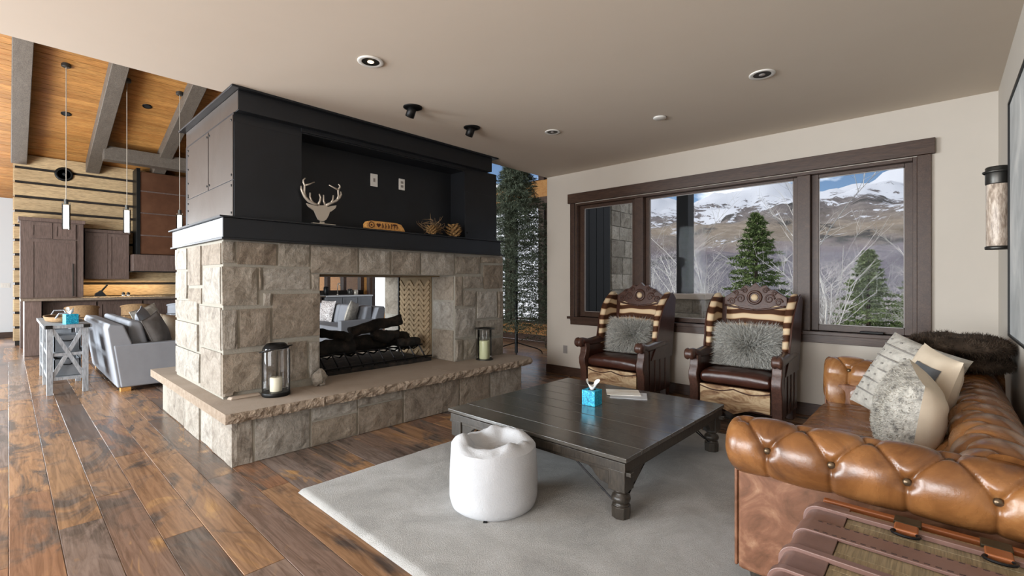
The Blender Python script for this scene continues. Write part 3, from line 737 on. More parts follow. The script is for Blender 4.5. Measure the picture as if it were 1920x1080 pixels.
def bare(seed, h, spread):
    rg = random.Random(seed); mb = MB()
    def br(p, d, L, r, lev):
        n = 3; pts = [p]; q = p.copy(); dd = d.copy()
        for i in range(n):
            dd = (dd + Vector((rg.gauss(0, .12), rg.gauss(0, .12), rg.gauss(0.03, .05)))).normalized(); q = q + dd * L / n; pts.append(q.copy())
        mb.tube(pts, [r * (1 - 0.6 * i / n) for i in range(n + 1)], 4 if lev else 6, cap=False)
        if lev >= 3: return
        for i in range((9, 5, 4)[lev]):
            t = rg.uniform(0.3, 1.0); k = min(n - 1, int(t * n)); P = pts[k].lerp(pts[k + 1], t * n - k)
            a = rg.uniform(0, 2 * PI); nd = (dd * 0.75 + Vector((math.cos(a), math.sin(a), 0.1)) * spread).normalized()
            br(P, nd, L * rg.uniform(0.35, 0.55), r * 0.42, lev + 1)
    br(Vector((0, 0, -0.2)), Vector((0, 0, 1)), h, h * 0.0075, 0)
    return mb
protos = []
for k, (h, s) in enumerate(((7.5, 0.6), (6.5, 0.75), (5.5, 0.9))):
    t = bare(20 + k, h, s).build('bare_aspen', M['aspen'], local=True)
    tag(t, 'leafless pale aspen on the slope outside the window', 'tree', 'bare aspens outside')
    protos.append(t)
spots = [(1572, 18, 0), (1690, 23, 1), (1520, 36, 1), (1655, 37, 2), (1240, 27, 1), (1310, 18, 2), (1325, 30, 0), (1487, 33, 1)]
rg = random.Random(12)
def _xy(px, dist):
    d = ray(px, HOR); d.z = 0; d.normalize(); return d * dist
keep = [_xy(a, b) for a, b, k in spots] + [_xy(1418, 24), _xy(1628, 30), _xy(1715, 40)]
SPR = range(len(spots), len(spots) + 3)
for k in range(900):
    c_ = (rg.uniform(1195, 1770), rg.uniform(28, 85), rg.randrange(3)); P = _xy(c_[0], c_[1])
    if all((P - q_).length > 4.85 for q_ in keep):
        keep.append(P); spots.append(c_)
    if len(spots) > 45: break
used = set()
for px, dist, k in spots:
    d = ray(px, HOR); d.z = 0; d.normalize(); P = d * dist
    o = protos[k] if k not in used else protos[k].copy()
    if k in used: C.objects.link(o)
    used.add(k)
    s = rg.uniform(0.75, 1.1); o.scale = (s, s, s * rg.uniform(.9, 1.1)); o.rotation_euler = (0, 0, rg.uniform(0, 6.28))
    o.location = (P.x, P.y, ground(P.x, P.y))
# low leafless brush between the trees
sb = MB(); rg = random.Random(31)
for k in range(6500):
    ph = math.radians(rg.uniform(-38, 4)); r_ = 17 * (8.5 ** rg.random()); x, y_ = r_ * math.sin(ph), r_ * math.cos(ph); g = ground(x, y_)
    if any((x - q_.x) ** 2 + (y_ - q_.y) ** 2 < (6.5 if i_ in SPR else .8) for i_, q_ in enumerate(keep)): continue
    for q in range(4):
        a = rg.uniform(0, 6.28); L = rg.uniform(1.2, 3.4); tp = Vector((x + math.cos(a) * L * .5, y_ + math.sin(a) * L * .5, g + L)); w = 0.012 + r_ * 0.0005
        sb.add([(x - w, y_, g - .1), (x + w, y_, g - .1), tp], [(0, 1, 2)])
br_ = sb.build('brush', pm('grey_brush_twigs', ['504a47', '7a7571', '9c9893'], 0.4, rough=0.95), local=True, kind='stuff')
tag(br_, 'grey leafless brush covering the slope outside', 'brush')
# ================================================================== FIREPLACE
FX, FB = -4.22, -5.75          # front and back of the stone body
FY0, FY1 = 1.16, 4.39
OY0, OY1, OZ0, OZ1 = 1.956, 3.584, 0.41, 1.425
fp = thing('fireplace', 'large see-through stone fireplace with black steel hood and raised hearth', 'fireplace', (-4.98, 2.78, 0))
core = MB()
core.box(FB + .01, FX - .01, FY0 + .01, OY0, 0.3, 1.69); core.box(FB + .01, FX - .01, OY1, FY1 - .01, 0.3, 1.69); core.box(FB + .01, FX - .01, OY0, OY1, OZ1, 1.69)
core = core.build('stone_body', M['mortar'], fp)
def frect(a, b, t, bt):
    m_ = (a + b) / 2
    return (onx(a, 500, FX).y, onx(b, 500, FX).y, onx(m_, bt, FX).z, onx(m_, t, FX).z)
front = [(416, 441, 452, 494), (443, 519, 454, 497), (521, 580, 457, 501), (583, 671, 463, 513), (673, 731, 468, 514), (734, 787, 472, 515.5), (789, 852, 475, 516.5),
         (416, 483, 499, 573), (485, 491, 500, 545), (493, 582, 503, 544), (584, 600, 513, 546),
         (510, 600, 550, 633), (493, 508, 549, 574), (416, 446, 580, 656), (449, 507, 578, 650), (416, 518, 660, 732), (416, 440, 735, 745), (521, 538, 656, 728), (540, 577, 640, 714), (580, 600, 640, 708),
         (854, 899, 481, 514), (901, 943, 481, 494), (854, 867, 518, 574), (869, 905, 518, 541), (907, 943, 497, 542), (869, 893, 544, 575), (895, 932, 546, 596), (934, 943, 546, 596),
         (854, 892, 578, 633), (894, 943, 600, 632), (854, 867, 636, 676), (869, 893, 636, 673), (895, 943, 635, 668)]
ffn = lambda a, b, o: Vector((FX - 0.01 + o, a, b))
stones_on([frect(*q) for q in front], ffn, core, M['stone'], 0.012, seed=21, amp=0.011, nx=7, ny=6)
def lrect(a, b, t, bt):
    m_ = (a + b) / 2
    return (ony(a, 500, FY0).x, ony(b, 500, FY0).x, ony(m_, bt, FY0).z, ony(m_, t, FY0).z)
left = [(330, 351, 466, 506), (353, 377, 463, 536), (379, 415, 457, 497), (330, 351, 509, 560), (353, 377, 540, 570), (379, 412, 501, 569), (330, 371, 563, 600), (374, 414, 574, 652), (330, 371, 603, 652), (376, 414, 656, 735), (330, 374, 655, 708)]
lfn = lambda a, b, o: Vector((a, FY0 + 0.01 - o, b))
stones_on([lrect(*q) for q in left], lfn, core, M['stone'], 0.011, seed=22, amp=0.008)
# inside of the opening: stone returns and herringbone firebrick on the right cheek
stones_on([(FX - 0.42, FX - 0.03, 0.41, 0.78), (FX - 0.42, FX - 0.03, 0.79, 1.12), (FX - 0.42, FX - 0.03, 1.13, 1.42), (FB + 0.03, FB + 0.36, 0.41, 0.9), (FB + 0.03, FB + 0.36, 0.91, 1.42)],
          lambda a, b, o: Vector((a, OY1 + 0.02 - o, b)), core, M['stone'], 0.026, seed=23, amp=0.008)
stones_on(ashlar(OY0 - 0.75, OY0 - .02, 0.41, 1.69, random.Random(5), (0.25, 0.4), (0.3, 0.6)) + ashlar(OY1 + 0.02, FY1, 0.41, 1.69, random.Random(6), (0.25, 0.4), (0.3, 0.6)),
          lambda a, b, o: Vector((FB + 0.02 - o, a, b)), core, M['stone'], 0.024, seed=24)
stones_on(ashlar(FB, FX, 0.41, 1.69, random.Random(16), (0.25, 0.4), (0.3, 0.6)), lambda a, b, o: Vector((a, FY1 - 0.02 + o, b)), core, M['stone'], 0.024, seed=25)
chk = MB().box(FB + 0.4, FX - 0.45, OY1 - 0.012, OY1 + 0.01, 0.41, 1.42).build('firebox_cheek', M['soot'], fp)
bx0, bx1 = FB + 0.4, FX - 0.45
bw_, bh_ = 0.15, 0.046
brp = MB().box(-bw_ / 2 + .003, bw_ / 2 - .003, -0.012, 0.006, -bh_ / 2 + .003, bh_ / 2 - .003)
first = None
s2 = bw_ * math.sqrt(.5)
k = 0
for col in range(9):
    xc = bx0 + 0.07 + col * s2
    for j in range(-1, 18):
        zc = 0.44 + j * bh_ * math.sqrt(2) * 1.0 + 0.03
        if zc < 0.46 or zc > 1.37 or xc > bx1 - 0.06: continue
        sg = 1 if col % 2 == 0 else -1
        if first is None:
            first = brp.build('firebrick', M['firebrick'], chk, local=True)
            o = first
        else:
            o = first.copy(); C.objects.link(o); o.parent = chk
        o.location = Vector((xc, OY1 - 0.012, zc)) - wloc(fp); o.rotation_euler = (0, sg * PI / 4, 0)
MB().box(FB + 0.375, FB + 0.395, OY1 - 0.03, OY1, 0.41, 1.42).build('door_track', M['black'], fp)
MB().box(FB + 0.3, FX - 0.3, OY0, OY1, OZ1 - 0.012, OZ1 + 0.01).build('firebox_ceiling', M['soot'], fp)
# hearth
hb = MB().box(-6.10, -3.80, 1.12, 4.28, 0, 0.335).build('hearth_base', M['mortar'], fp)
HX, HYF = -3.79, 1.11
def hrect(a, b, t, bt):
    m_ = (a + b) / 2
    return (onx(a, 800, HX).y, onx(b, 800, HX).y, t, bt)
hz = [(437, 475, 0, .33), (478, 581, 0, .33), (584, 670, .21, .33), (584, 668, 0, .2), (671, 754, 0, .24), (671, 754, .25, .33), (757, 860, 0, .33), (862, 918, 0, .33), (920, 978, 0, .33)]
stones_on([hrect(*q) for q in hz], lambda a, b, o: Vector((HX - 0.01 + o, a, b)), hb, M['stone'], 0.010, seed=31, nx=7, ny=5, amp=.009)
def hl(a, b): return (ony(a, 800, HYF).x, ony(b, 800, HYF).x, 0, .33)
stones_on([hl(312, 344), hl(346, 374), hl(376, 397), hl(399, 437)], lambda a, b, o: Vector((a, HYF + 0.01 - o, b)), hb, M['stone'], 0.010, seed=32, nx=6, amp=.008)
# hearth slabs with chiselled edges
def slab(x0, x1, y0, y1, z0, z1, rough, seed, cut=0):
    """rough: set of sides 'x1','y0','y1' that are chiselled"""
    n = 46; off = Vector((seed, seed * 2, 0)); mb = MB()
    def edge(A, B, nr, rg):
        pts = []
        for i in range(n):
            t = i / n; p = A.lerp(B, t); pts.append((p, nr, rg))
        return pts
    P = [Vector((x0, y0, 0)), Vector((x1, y0, 0)), Vector((x1, y1, 0)), Vector((x0, y1, 0))]
    loop = edge(P[0], P[1], Vector((0, -1, 0)), 'y0' in rough) + edge(P[1], P[2], Vector((1, 0, 0)), 'x1' in rough) + edge(P[2], P[3], Vector((0, 1, 0)), 'y1' in rough) + edge(P[3], P[0], Vector((-1, 0, 0)), 'x0' in rough)
    if cut:
        lp = []
        for p, nr, rg in loop:
            q = p.copy(); dd = (q.x - (x1 - cut)) + (q.y - (y1 - cut))
            if q.x > x1 - cut and q.y > y1 - cut and dd > cut:
                e = (dd - cut) / 2; q.x -= e; q.y -= e
            lp.append((q, nr, rg))
        loop = lp
    L = len(loop); rings = 6; vs = []
    for j in range(rings):
        w = j / (rings - 1); z = z0 + (z1 - z0) * w
        for p, nr, rg in loop:
            if rg:
                bul = 0.018 * math.sin(PI * (0.12 + 0.8 * w))
                dn = 0.022 * noise.fractal(Vector((p.x * 14, p.y * 14, z * 22)) + off, 1, 2, 4)
                q = p + nr * (bul + dn - 0.012) ; zz = z + (0.006 * noise.noise(p * 20 + off) if j in (0,) else 0)
            else: q = p; zz = z
            vs.append(Vector((q.x, q.y, zz)))
    fs = [(j * L + k, j * L + (k + 1) % L, (j + 1) * L + (k + 1) % L, (j + 1) * L + k) for j in range(rings - 1) for k in range(L)]
    mb.add(vs, fs)
    o = mb.build('slab_edge', M['slab_edge'], None, local=True)
    top = MB(); top.add([vs[(rings - 1) * L + k] for k in range(L)], [tuple(range(L))]); top.add([vs[k] for k in range(L)], [tuple(reversed(range(L)))])
    t = top.build('hearth_slab', M['slab'], fp)
    o.parent = t; o.data.transform(Matrix.Translation(-wloc(fp)))
    return t
slab(-6.28, -3.72, 1.045, onx(610, 740, -3.72).y, 0.335, 0.41, {'x1'}, 3)
slab(-6.28, -3.72, onx(610, 740, -3.72).y + 0.004, 3.15, 0.335, 0.41, {'x1'}, 7)
slab(-6.28, -3.72, 3.154, 4.47, 0.335, 0.41, {'x1', 'y1'}, 11, 0.09)
# mantel: steel channel with top and bottom plates
MX, MY0, MY1 = -4.15, 1.147, 4.275
MB().box(FB - 0.05, MX, MY0, MY1, 1.705, 1.862).build('mantel_beam', M['steel'], fp, bevel=0.003)
mt = MB().box(FB - 0.09, MX + 0.025, MY0 - 0.03, MY1 + 0.02, 1.862, 1.876).build('mantel_shelf', M['steel'], fp, bevel=0.002)
MB().box(FB - 0.09, MX + 0.012, MY0 - 0.012, MY1 + 0.06, 1.69, 1.705).build('mantel_plate', M['steel'], fp, bevel=0.002)
MB().box(FB - 0.04, MX - 0.004, MY0 - 0.003, MY0, 1.712, 1.856).build('mantel_end', M['steel_end'], fp)
# steel hood box with recessed niche
BX, BY0, BY1, BZ0, BZ1 = -4.25, 1.25, 4.30, 1.876, 2.74
NY0, NY1 = onx(566, 300, BX).y, onx(871, 400, BX).y
ND = 0.26
NZ1 = onx(566, 250, BX).z
hd = MB()
hd.box(FB, BX - ND, BY0, BY1, BZ0, BZ1); hd.box(BX - ND, BX, BY0, NY0, BZ0, BZ1); hd.box(BX - ND, BX, NY1, BY1, BZ0, BZ1); hd.box(BX - ND, BX, NY0, NY1, NZ1, BZ1)
hd = hd.build('steel_hood', M['steel'], fp)
MB().box(BX - 0.002, BX + 0.014, NY0 - 0.01, NY1 + 0.01, NZ1 + 0.01, NZ1 + 0.07).build('niche_lintel', M['steel'], hd, bevel=0.002)
# side plates with rivets
rv = MB().ball((0, 0, 0), (0.011, 0.008, 0.011), 8, 5)
rv0 = None
def rivet(p, rz=0):
    global rv0
    if rv0 is None:
        rv0 = rv.build('rivet', M['black'], hd, local=True, smooth=True); o = rv0
    else:
        o = rv0.copy(); C.objects.link(o); o.parent = hd
    o.location = Vector(p) - wloc(hd); o.rotation_euler = (0, 0, rz)
lx = lambda px: ony(px, 400, BY0).x
for x0, x1, z0, z1 in ((lx(353) , lx(391.5), 2.19, BZ1 - .02), (lx(392.5), BX - .002, 2.19, BZ1 - .02), (lx(353), BX - .002, BZ0 + .004, 2.183)):
    MB().box(x0 + .003, x1 - .003, BY0 - 0.006, BY0, z0, z1).build('side_plate', M['steel_side'], hd, bevel=0.0015)
    for xx in (x0 + .03, x1 - .03):
        for zz in (z0 + .04, z1 - .04): rivet((xx, BY0 - 0.006, zz))
for k in range(6): rivet((lx(353) + .03, BY0 - .006, 1.93 + k * .14))
MB().box(BX, BX + 0.005, NY1 + 0.004, BY1 - .003, BZ0 + .004, 2.45).build('front_plate', M['steel'], hd, bevel=0.0015)
MB().box(BX, BX + 0.005, BY0 + .003, NY0 - .004, BZ0 + .004, 2.66).build('front_plate', M['steel'], hd, bevel=0.0015)
for yy in (NY1 + .04, BY1 - .04): rivet((BX + .006, yy, 1.95), PI / 2)
# cornice under the ceiling
CX_ = -4.17
MB().box(FB - .02, CX_, 1.262, 4.14, BZ1, 2.903).build('cornice_fascia', M['steel'], fp, bevel=0.002)
MB().box(FB - .02, CX_ - .004, 1.258, 1.262, BZ1 + .004, 2.90).build('cornice_end', M['steel_side'], fp)
MB().box(FB - .08, CX_ + 0.05, 1.2, 4.21, 2.903, 2.919).build('cornice_plate', M['steel'], fp, bevel=0.002)
# loose stones tucked against the jambs
def rock(name, c, r, label, seed):
    mb = MB(); c = Vector(c); off = Vector((seed, 3, 7))
    def f(u, v):
        d = Vector((math.cos(2 * PI * u) * math.sin(PI * v), math.sin(2 * PI * u) * math.sin(PI * v), -math.cos(PI * v)))
        k = 1 + 0.35 * noise.fractal(d * 1.6 + off, 1, 2, 3); p = Vector((d.x * r[0], d.y * r[1], d.z * r[2])) * k
        return c + Vector((p.x, p.y, max(p.z, -r[2] * .75)))
    mb.grid(f, 14, 10, cu=True)
    return tag(mb.build(name, M['stone']), label, 'stone')
q = onx(598, 700, FX + .05)
rock('rough_stone', (FX + .06, q.y, .41 + .062), (.05, .07, .08), 'knobbly grey stone beside the firebox opening on the hearth', 4)
q = onz(398, 735, .41)
tag(MB().add([(FX + .012, 1.185, .411), (FX + .075, 1.20, .411), (FX + .07, 1.43, .411), (FX + .012, 1.44, .411), (FX + .018, 1.2, .432), (FX + .06, 1.215, .43), (FX + .055, 1.42, .43), (FX + .018, 1.42, .432)],
    [(0, 3, 2, 1), (4, 5, 6, 7), (0, 1, 5, 4), (1, 2, 6, 5), (2, 3, 7, 6), (3, 0, 4, 7)]).build('stone_sliver', M['slab'], bevel=0.006), 'thin pale sliver of stone lying at the corner of the hearth', 'stone')
# grate, ember tray and logs
gt = thing('fire_grate', 'black iron fire grate with ember bed inside the fireplace', 'grate', (-4.95, 2.75, 0.41))
MB().box(-5.35, -4.5, 2.05, 3.45, 0.41, 0.45).build('ember_tray', M['char'], gt, bevel=0.008)
MB().tube([(-4.5, 2.05, .475), (-4.5, 3.45, .475)], 0.010, 6).build('front_bar', M['iron'], gt)
MB().tube([(-4.62, 2.05, .60), (-4.62, 3.40, .60)], 0.009, 6).build('rail_bar', M['iron'], gt)
for k in range(10):
    yy = 2.12 + k * .135
    MB().tube([(-5.25, yy, .55), (-4.7, yy, .55), (-4.6, yy, .60), (-4.55, yy + .03, .50), (-4.5, yy + .03, .45)], 0.009, 6).build('grate_bar', M['iron'], gt)
def flog(a, b, r, label, seed):
    a = Vector(a); b = Vector(b); n = 12; rg = random.Random(seed); off = Vector((seed * 3, 1, 4)); mb = MB(); pts = []; rs = []
    for i in range(n):
        t = i / (n - 1); pts.append(a.lerp(b, t) + Vector((noise.noise(off + Vector((t * 3, 0, 0))), noise.noise(off + Vector((0, t * 3, 0))), noise.noise(off + Vector((0, 0, t * 3))))) * 0.025)
        rs.append(r * (1 + 0.25 * noise.noise(off + Vector((t * 5, 5, 0)))))
    mb.tube(pts, rs, 12)
    for i, v_ in enumerate(mb.v):
        mb.v[i] = v_ + Vector((noise.noise(v_ * 14 + off), noise.noise(v_ * 14 + off + Vector((5, 0, 0))), noise.noise(v_ * 14 + off + Vector((0, 9, 0))))) * 0.018
    return tag(mb.build('fire_log', M['char'], smooth=True), label, 'log', 'logs in the fireplace')
flog((-4.78, 2.03, .64), (-4.78, 2.58, .65), .085, 'charred log lying low along the front of the fire grate', 1)
flog((-4.95, 2.55, .648), (-4.95, 3.40, .638), .085, 'thick charred log lying across the back of the fire grate', 2)
flog((-4.90, 2.62, .782), (-4.86, 3.25, .90), .062, 'dark log leaning upward on top of the other fire logs', 3)
flog((-5.08, 2.2, .825), (-4.66, 2.50, .753), .05, 'short forked log propped over the burning end of the front log', 4)
flog((-4.808, 2.86, .722), (-4.808, 3.18, .712), .066, 'stubby charred log resting on the fire grate bars', 5)
flog((-4.735, 3.14, .614), (-4.745, 3.42, .614), .06, 'small charred log at the end of the grate beside the firebrick', 6)
# ================================================================== RUG, POUF, COFFEE TABLE
def rugf(u, v):
    x = -3.03 + 2.55 * u; y_ = 1.26 + 3.0 * v
    e = min(u * 2.55, (1 - u) * 2.55, v * 3.0, (1 - v) * 3.0)
    h = 0.026 * min(1, (e / 0.025 + 0.12)) ** 0.5
    j = 0.0012 * noise.noise(Vector((x * 30, y_ * 30, 0))) + 0.0012 * noise.noise(Vector((x * 90, y_ * 90, 2)))
    if e < 1e-6: h = 0.001
    return Vector((x + (0.006 * noise.noise(Vector((x * 12, y_ * 12, 5))) if e < .02 else 0), y_, 0.001 + h + (j if e > 0.01 else 0)))
tag(MB().grid(rugf, 150, 170).build('area_rug', M['rug'], smooth=True), 'pale grey plush area rug under the dark coffee table', 'rug')
RUGZ = 0.024
# pouf: cylindrical, rounded at the foot, slumped and folded on top
pc = Vector((-1.985, 1.985, RUGZ)); pr_ = 0.262
po = thing('pouf', 'round white plush pouf with a sagging folded top', 'pouf', pc)
def poufside(u, v):
    a = 2 * PI * u
    z = 0.355 * v; r_ = pr_ * (0.9 + 0.1 * min(1, v / 0.18) ** 0.5) * (1 - 0.035 * max(0, (v - .5) * 2) ** 2)
    r_ *= 1 + 0.012 * noise.noise(Vector((math.cos(a) * 2, math.sin(a) * 2, z * 5)))
    if v > .9: z += 0.018 * noise.noise(Vector((math.cos(a) * 2.2, math.sin(a) * 2.2, 9)))
    if v < 0.02: r_ *= 0.97; z = 0.0
    return Vector((r_ * math.cos(a), r_ * math.sin(a), z))
def pouftop(u, v):
    a = 2 * PI * u; e = poufside(u, 1.0); rr = 1 - v
    p = Vector((e.x * rr, e.y * rr, e.z))
    fold = 0.5 + 0.5 * math.cos(3 * a + 0.6) ; f2 = 0.5 + 0.5 * math.cos(7 * a + 2.1)
    bul = 0.055 * math.sin(PI * min(1, v * 1.9)) ** 0.8 if v < .53 else 0
    dip = -0.10 * max(0, (v - 0.28) / 0.72) ** 0.9
    p.z += bul * (0.35 + 0.65 * fold) * (0.75 + .35 * f2) + dip * (0.4 + 0.75 * (1 - fold))
    p.z += (0.022 * noise.noise(Vector((p.x * 11, p.y * 11, 3))) + .01 * noise.noise(Vector((p.x * 26, p.y * 26, 7)))) * min(1, v * 8)
    return p
MB().grid(poufside, 64, 22, cu=True).build('side', M['pouf'], po, smooth=True, local=True)
MB().grid(pouftop, 64, 22, cu=True).build('folded_top', M['pouf'], po, smooth=True, local=True)
zt = MB().box(.215, .252, -.011, .011, 0, .009).build('zip_tab', M['black'], po, local=True, bevel=.003)
zt.rotation_euler = (0, 0, math.radians(-56))
# coffee table
TX0, TX1, TY0, TY1 = -2.775, -1.262, 2.28, 3.83
ct = thing('coffee_table', 'low square blackened wood coffee table with iron braces', 'table', ((TX0 + TX1) / 2, (TY0 + TY1) / 2, RUGZ))
ny = 8
for k in range(ny):
    a = TY0 + .0 + (TY1 - TY0) * k / ny; b = TY0 + (TY1 - TY0) * (k + 1) / ny
    MB().box(TX0, TX1, a + .0008, b - .0008, .362, .388 - random.uniform(0, .0015)).build('top_board', M['tabletop'], ct, bevel=.004)
MB().box(TX0 + .02, TX1 - .02, TY0 + .02, TY1 - .02, .352, .363).build('top_moulding', M['tablewood'], ct, bevel=.004)
MB().box(TX0 + .015, TX1 - .015, TY0 + .015, TY1 - .015, .302, .352).build('apron', M['tablewood'], ct, bevel=.003)
MB().box(TX0 - .012, TX1 + .012, TY0 + .03, TY0 + .07, .278, .302).build('apron_ledge', M['tablewood'], ct, bevel=.004)
MB().box(TX0 - .012, TX1 + .012, TY1 - .07, TY1 - .03, .278, .302).build('apron_ledge', M['tablewood'], ct, bevel=.004)
MB().box(TX0 + .03, TX0 + .07, TY0 + .07, TY1 - .07, .278, .302).build('apron_ledge', M['tablewood'], ct, bevel=.004)
MB().box(TX1 - .07, TX1 - .03, TY0 + .07, TY1 - .07, .278, .302).build('apron_ledge', M['tablewood'], ct, bevel=.004)
brk = [(.01, .298), (.30, .298), (.26, .285), (.22, .262), (.195, .235), (.165, .212), (.12, .205), (.10, .195), (.01, .195)]
for sx_, cx_ in ((1, TX0 + .02), (-1, TX1 - .02)):
    for sy_, cy_ in ((1, TY0 + .02), (-1, TY1 - .02)):
        lg = MB(); S = .105
        lg.box(cx_, cx_ + sx_ * S, cy_, cy_ + sy_ * S, .185, .302)
        lg = lg.build('leg', M['tablewood'], ct, bevel=.004)
        lc = (cx_ + sx_ * S / 2, cy_ + sy_ * S / 2, 0)
        MB().lathe([(.03, .192), (.046, .186), (.046, .176), (.034, .168), (.034, .162), (.05, .15), (.055, .135), (.05, .118), (.034, .108), (.048, .102), (.05, .096)], lc, 18).build('turning', M['tablewood'], lg, smooth=True)
        MB().lathe([(.046, .024), (.053, .03), (.055, .07), (.055, .092), (.048, .098)], lc, 8).build('foot', M['tablewood'], lg, bevel=.002)
        MB().prism(brk, lambda a, b, t: Vector((cx_ + sx_ * a, cy_ + sy_ * t, b)), .012, .045).build('bracket', M['tablewood'], lg, bevel=.003)
        MB().prism(brk, lambda a, b, t: Vector((cx_ + sx_ * t, cy_ + sy_ * a, b)), .012, .045).build('bracket', M['tablewood'], lg, bevel=.003)
        L0 = Vector(lc)
        for dv in (Vector((sx_, 0, 0)), Vector((0, sy_, 0))):
            MB().tube([L0 + dv * .04 + Vector((0, 0, .105)), L0 + dv * .06 + Vector((0, 0, .108)), L0 + dv * .33 + Vector((0, 0, .28))], .005, 6).build('iron_brace', M['iron'], lg)
TT = .388
def tissue_box(c, rz, s, label):
    t = thing('tissue_box', label, 'tissue box', c, rz)
    MB().box(-s / 2, s / 2, -s / 2, s / 2, 0, s * 1.02).build('carton', M['turq'], t, local=True, bevel=.002)
    MB().lathe([(.0, s * 1.021), (s * .28, s * 1.021)], (0, 0, 0), 14, cap=False).build('opening', M['black'], t, local=True)
    def f(u, v):
        a = 2 * PI * u; r_ = s * (.12 + .36 * v ** .8) * (1 + .35 * math.sin(3 * a + 1) * v); z = s * 1.0 + s * .62 * v * (0.8 + .4 * math.sin(2 * a + .5))
        return Vector((r_ * math.cos(a) * .9, r_ * math.sin(a) * .6, z))
    MB().grid(f, 26, 8, cu=True).build('tissue', M['tissue'], t, local=True, smooth=True)
    return t
q = onz(1110, 758, TT)
tissue_box((q.x, q.y, TT), math.radians(3), .115, 'turquoise patterned tissue box on the dark coffee table')
q = onz(1166, 738, TT)
pp = MB().box(-.15, .15, -.11, .11, 0, .004)
o = pp.build('paper_sheet', M['paper2'], local=True); o.location = (q.x + .08, q.y - .03, TT); o.rotation_euler = (0, 0, math.radians(28)); tag(o, 'grey printed sheet lying beneath a pale leaflet on coffee table', 'paper')
o = MB().box(-.14, .14, -.105, .105, 0, .004).build('leaflet', M['paper'], local=True); o.location = (q.x - .0, q.y + .02, TT + .0042); o.rotation_euler = (0, 0, math.radians(34)); tag(o, 'cream printed leaflet on top of a grey sheet', 'paper')
# ================================================================== CHESTERFIELD SOFA
sf = thing('chesterfield_sofa', 'tan brown leather chesterfield sofa with button tufted rolled arms', 'sofa', (-.2, 3.3, 0))
def puff(a, b, A, B, H, D, sharp=.4):
    P = a / A + b / (2 * B); Q = a / A - b / (2 * B)
    s = (abs(math.sin(PI * P)) * abs(math.sin(PI * Q))) ** sharp
    rp, rq = P - round(P), Q - round(Q)
    # distance to the button at integer P and Q
    da = (rp + rq) / 2 * A; db = (rp - rq) * B
    d = math.hypot(da, db)
    gl = math.sqrt(1 / A ** 2 + 1 / (4 * B ** 2)); dl = min(abs(rp), abs(rq)) / gl
    return H * (s - 1) - .009 * math.exp(-(dl / .007) ** 2)
NR = 66
def roll_profile(R, cz, inner, zi, n1=NR):
    """(out, z, arc) points from under the outer roll, over the top, down the inside; out>0 is away from the seat"""
    pts = []
    for i in range(n1):
        th = math.radians(285 - 285 * i / (n1 - 1))     # 180 = outside, 90 = top
        pts.append((-R * math.cos(th), cz + R * math.sin(th)))
    x0 = -R * math.cos(0); z0 = cz
    for i in range(1, 26):
        t = i / 25; pts.append((x0 + (inner - x0) * t - .02 * math.sin(PI * t), z0 + (zi - z0) * t))
    arc = [0]
    for (a, b), (c_, d) in zip(pts[:-1], pts[1:]): arc.append(arc[-1] + math.hypot(c_ - a, d - b))
    return pts, arc
btn = MB().ball((0, 0, 0), (.014, .014, .008), 10, 6)
btn_o = [None]
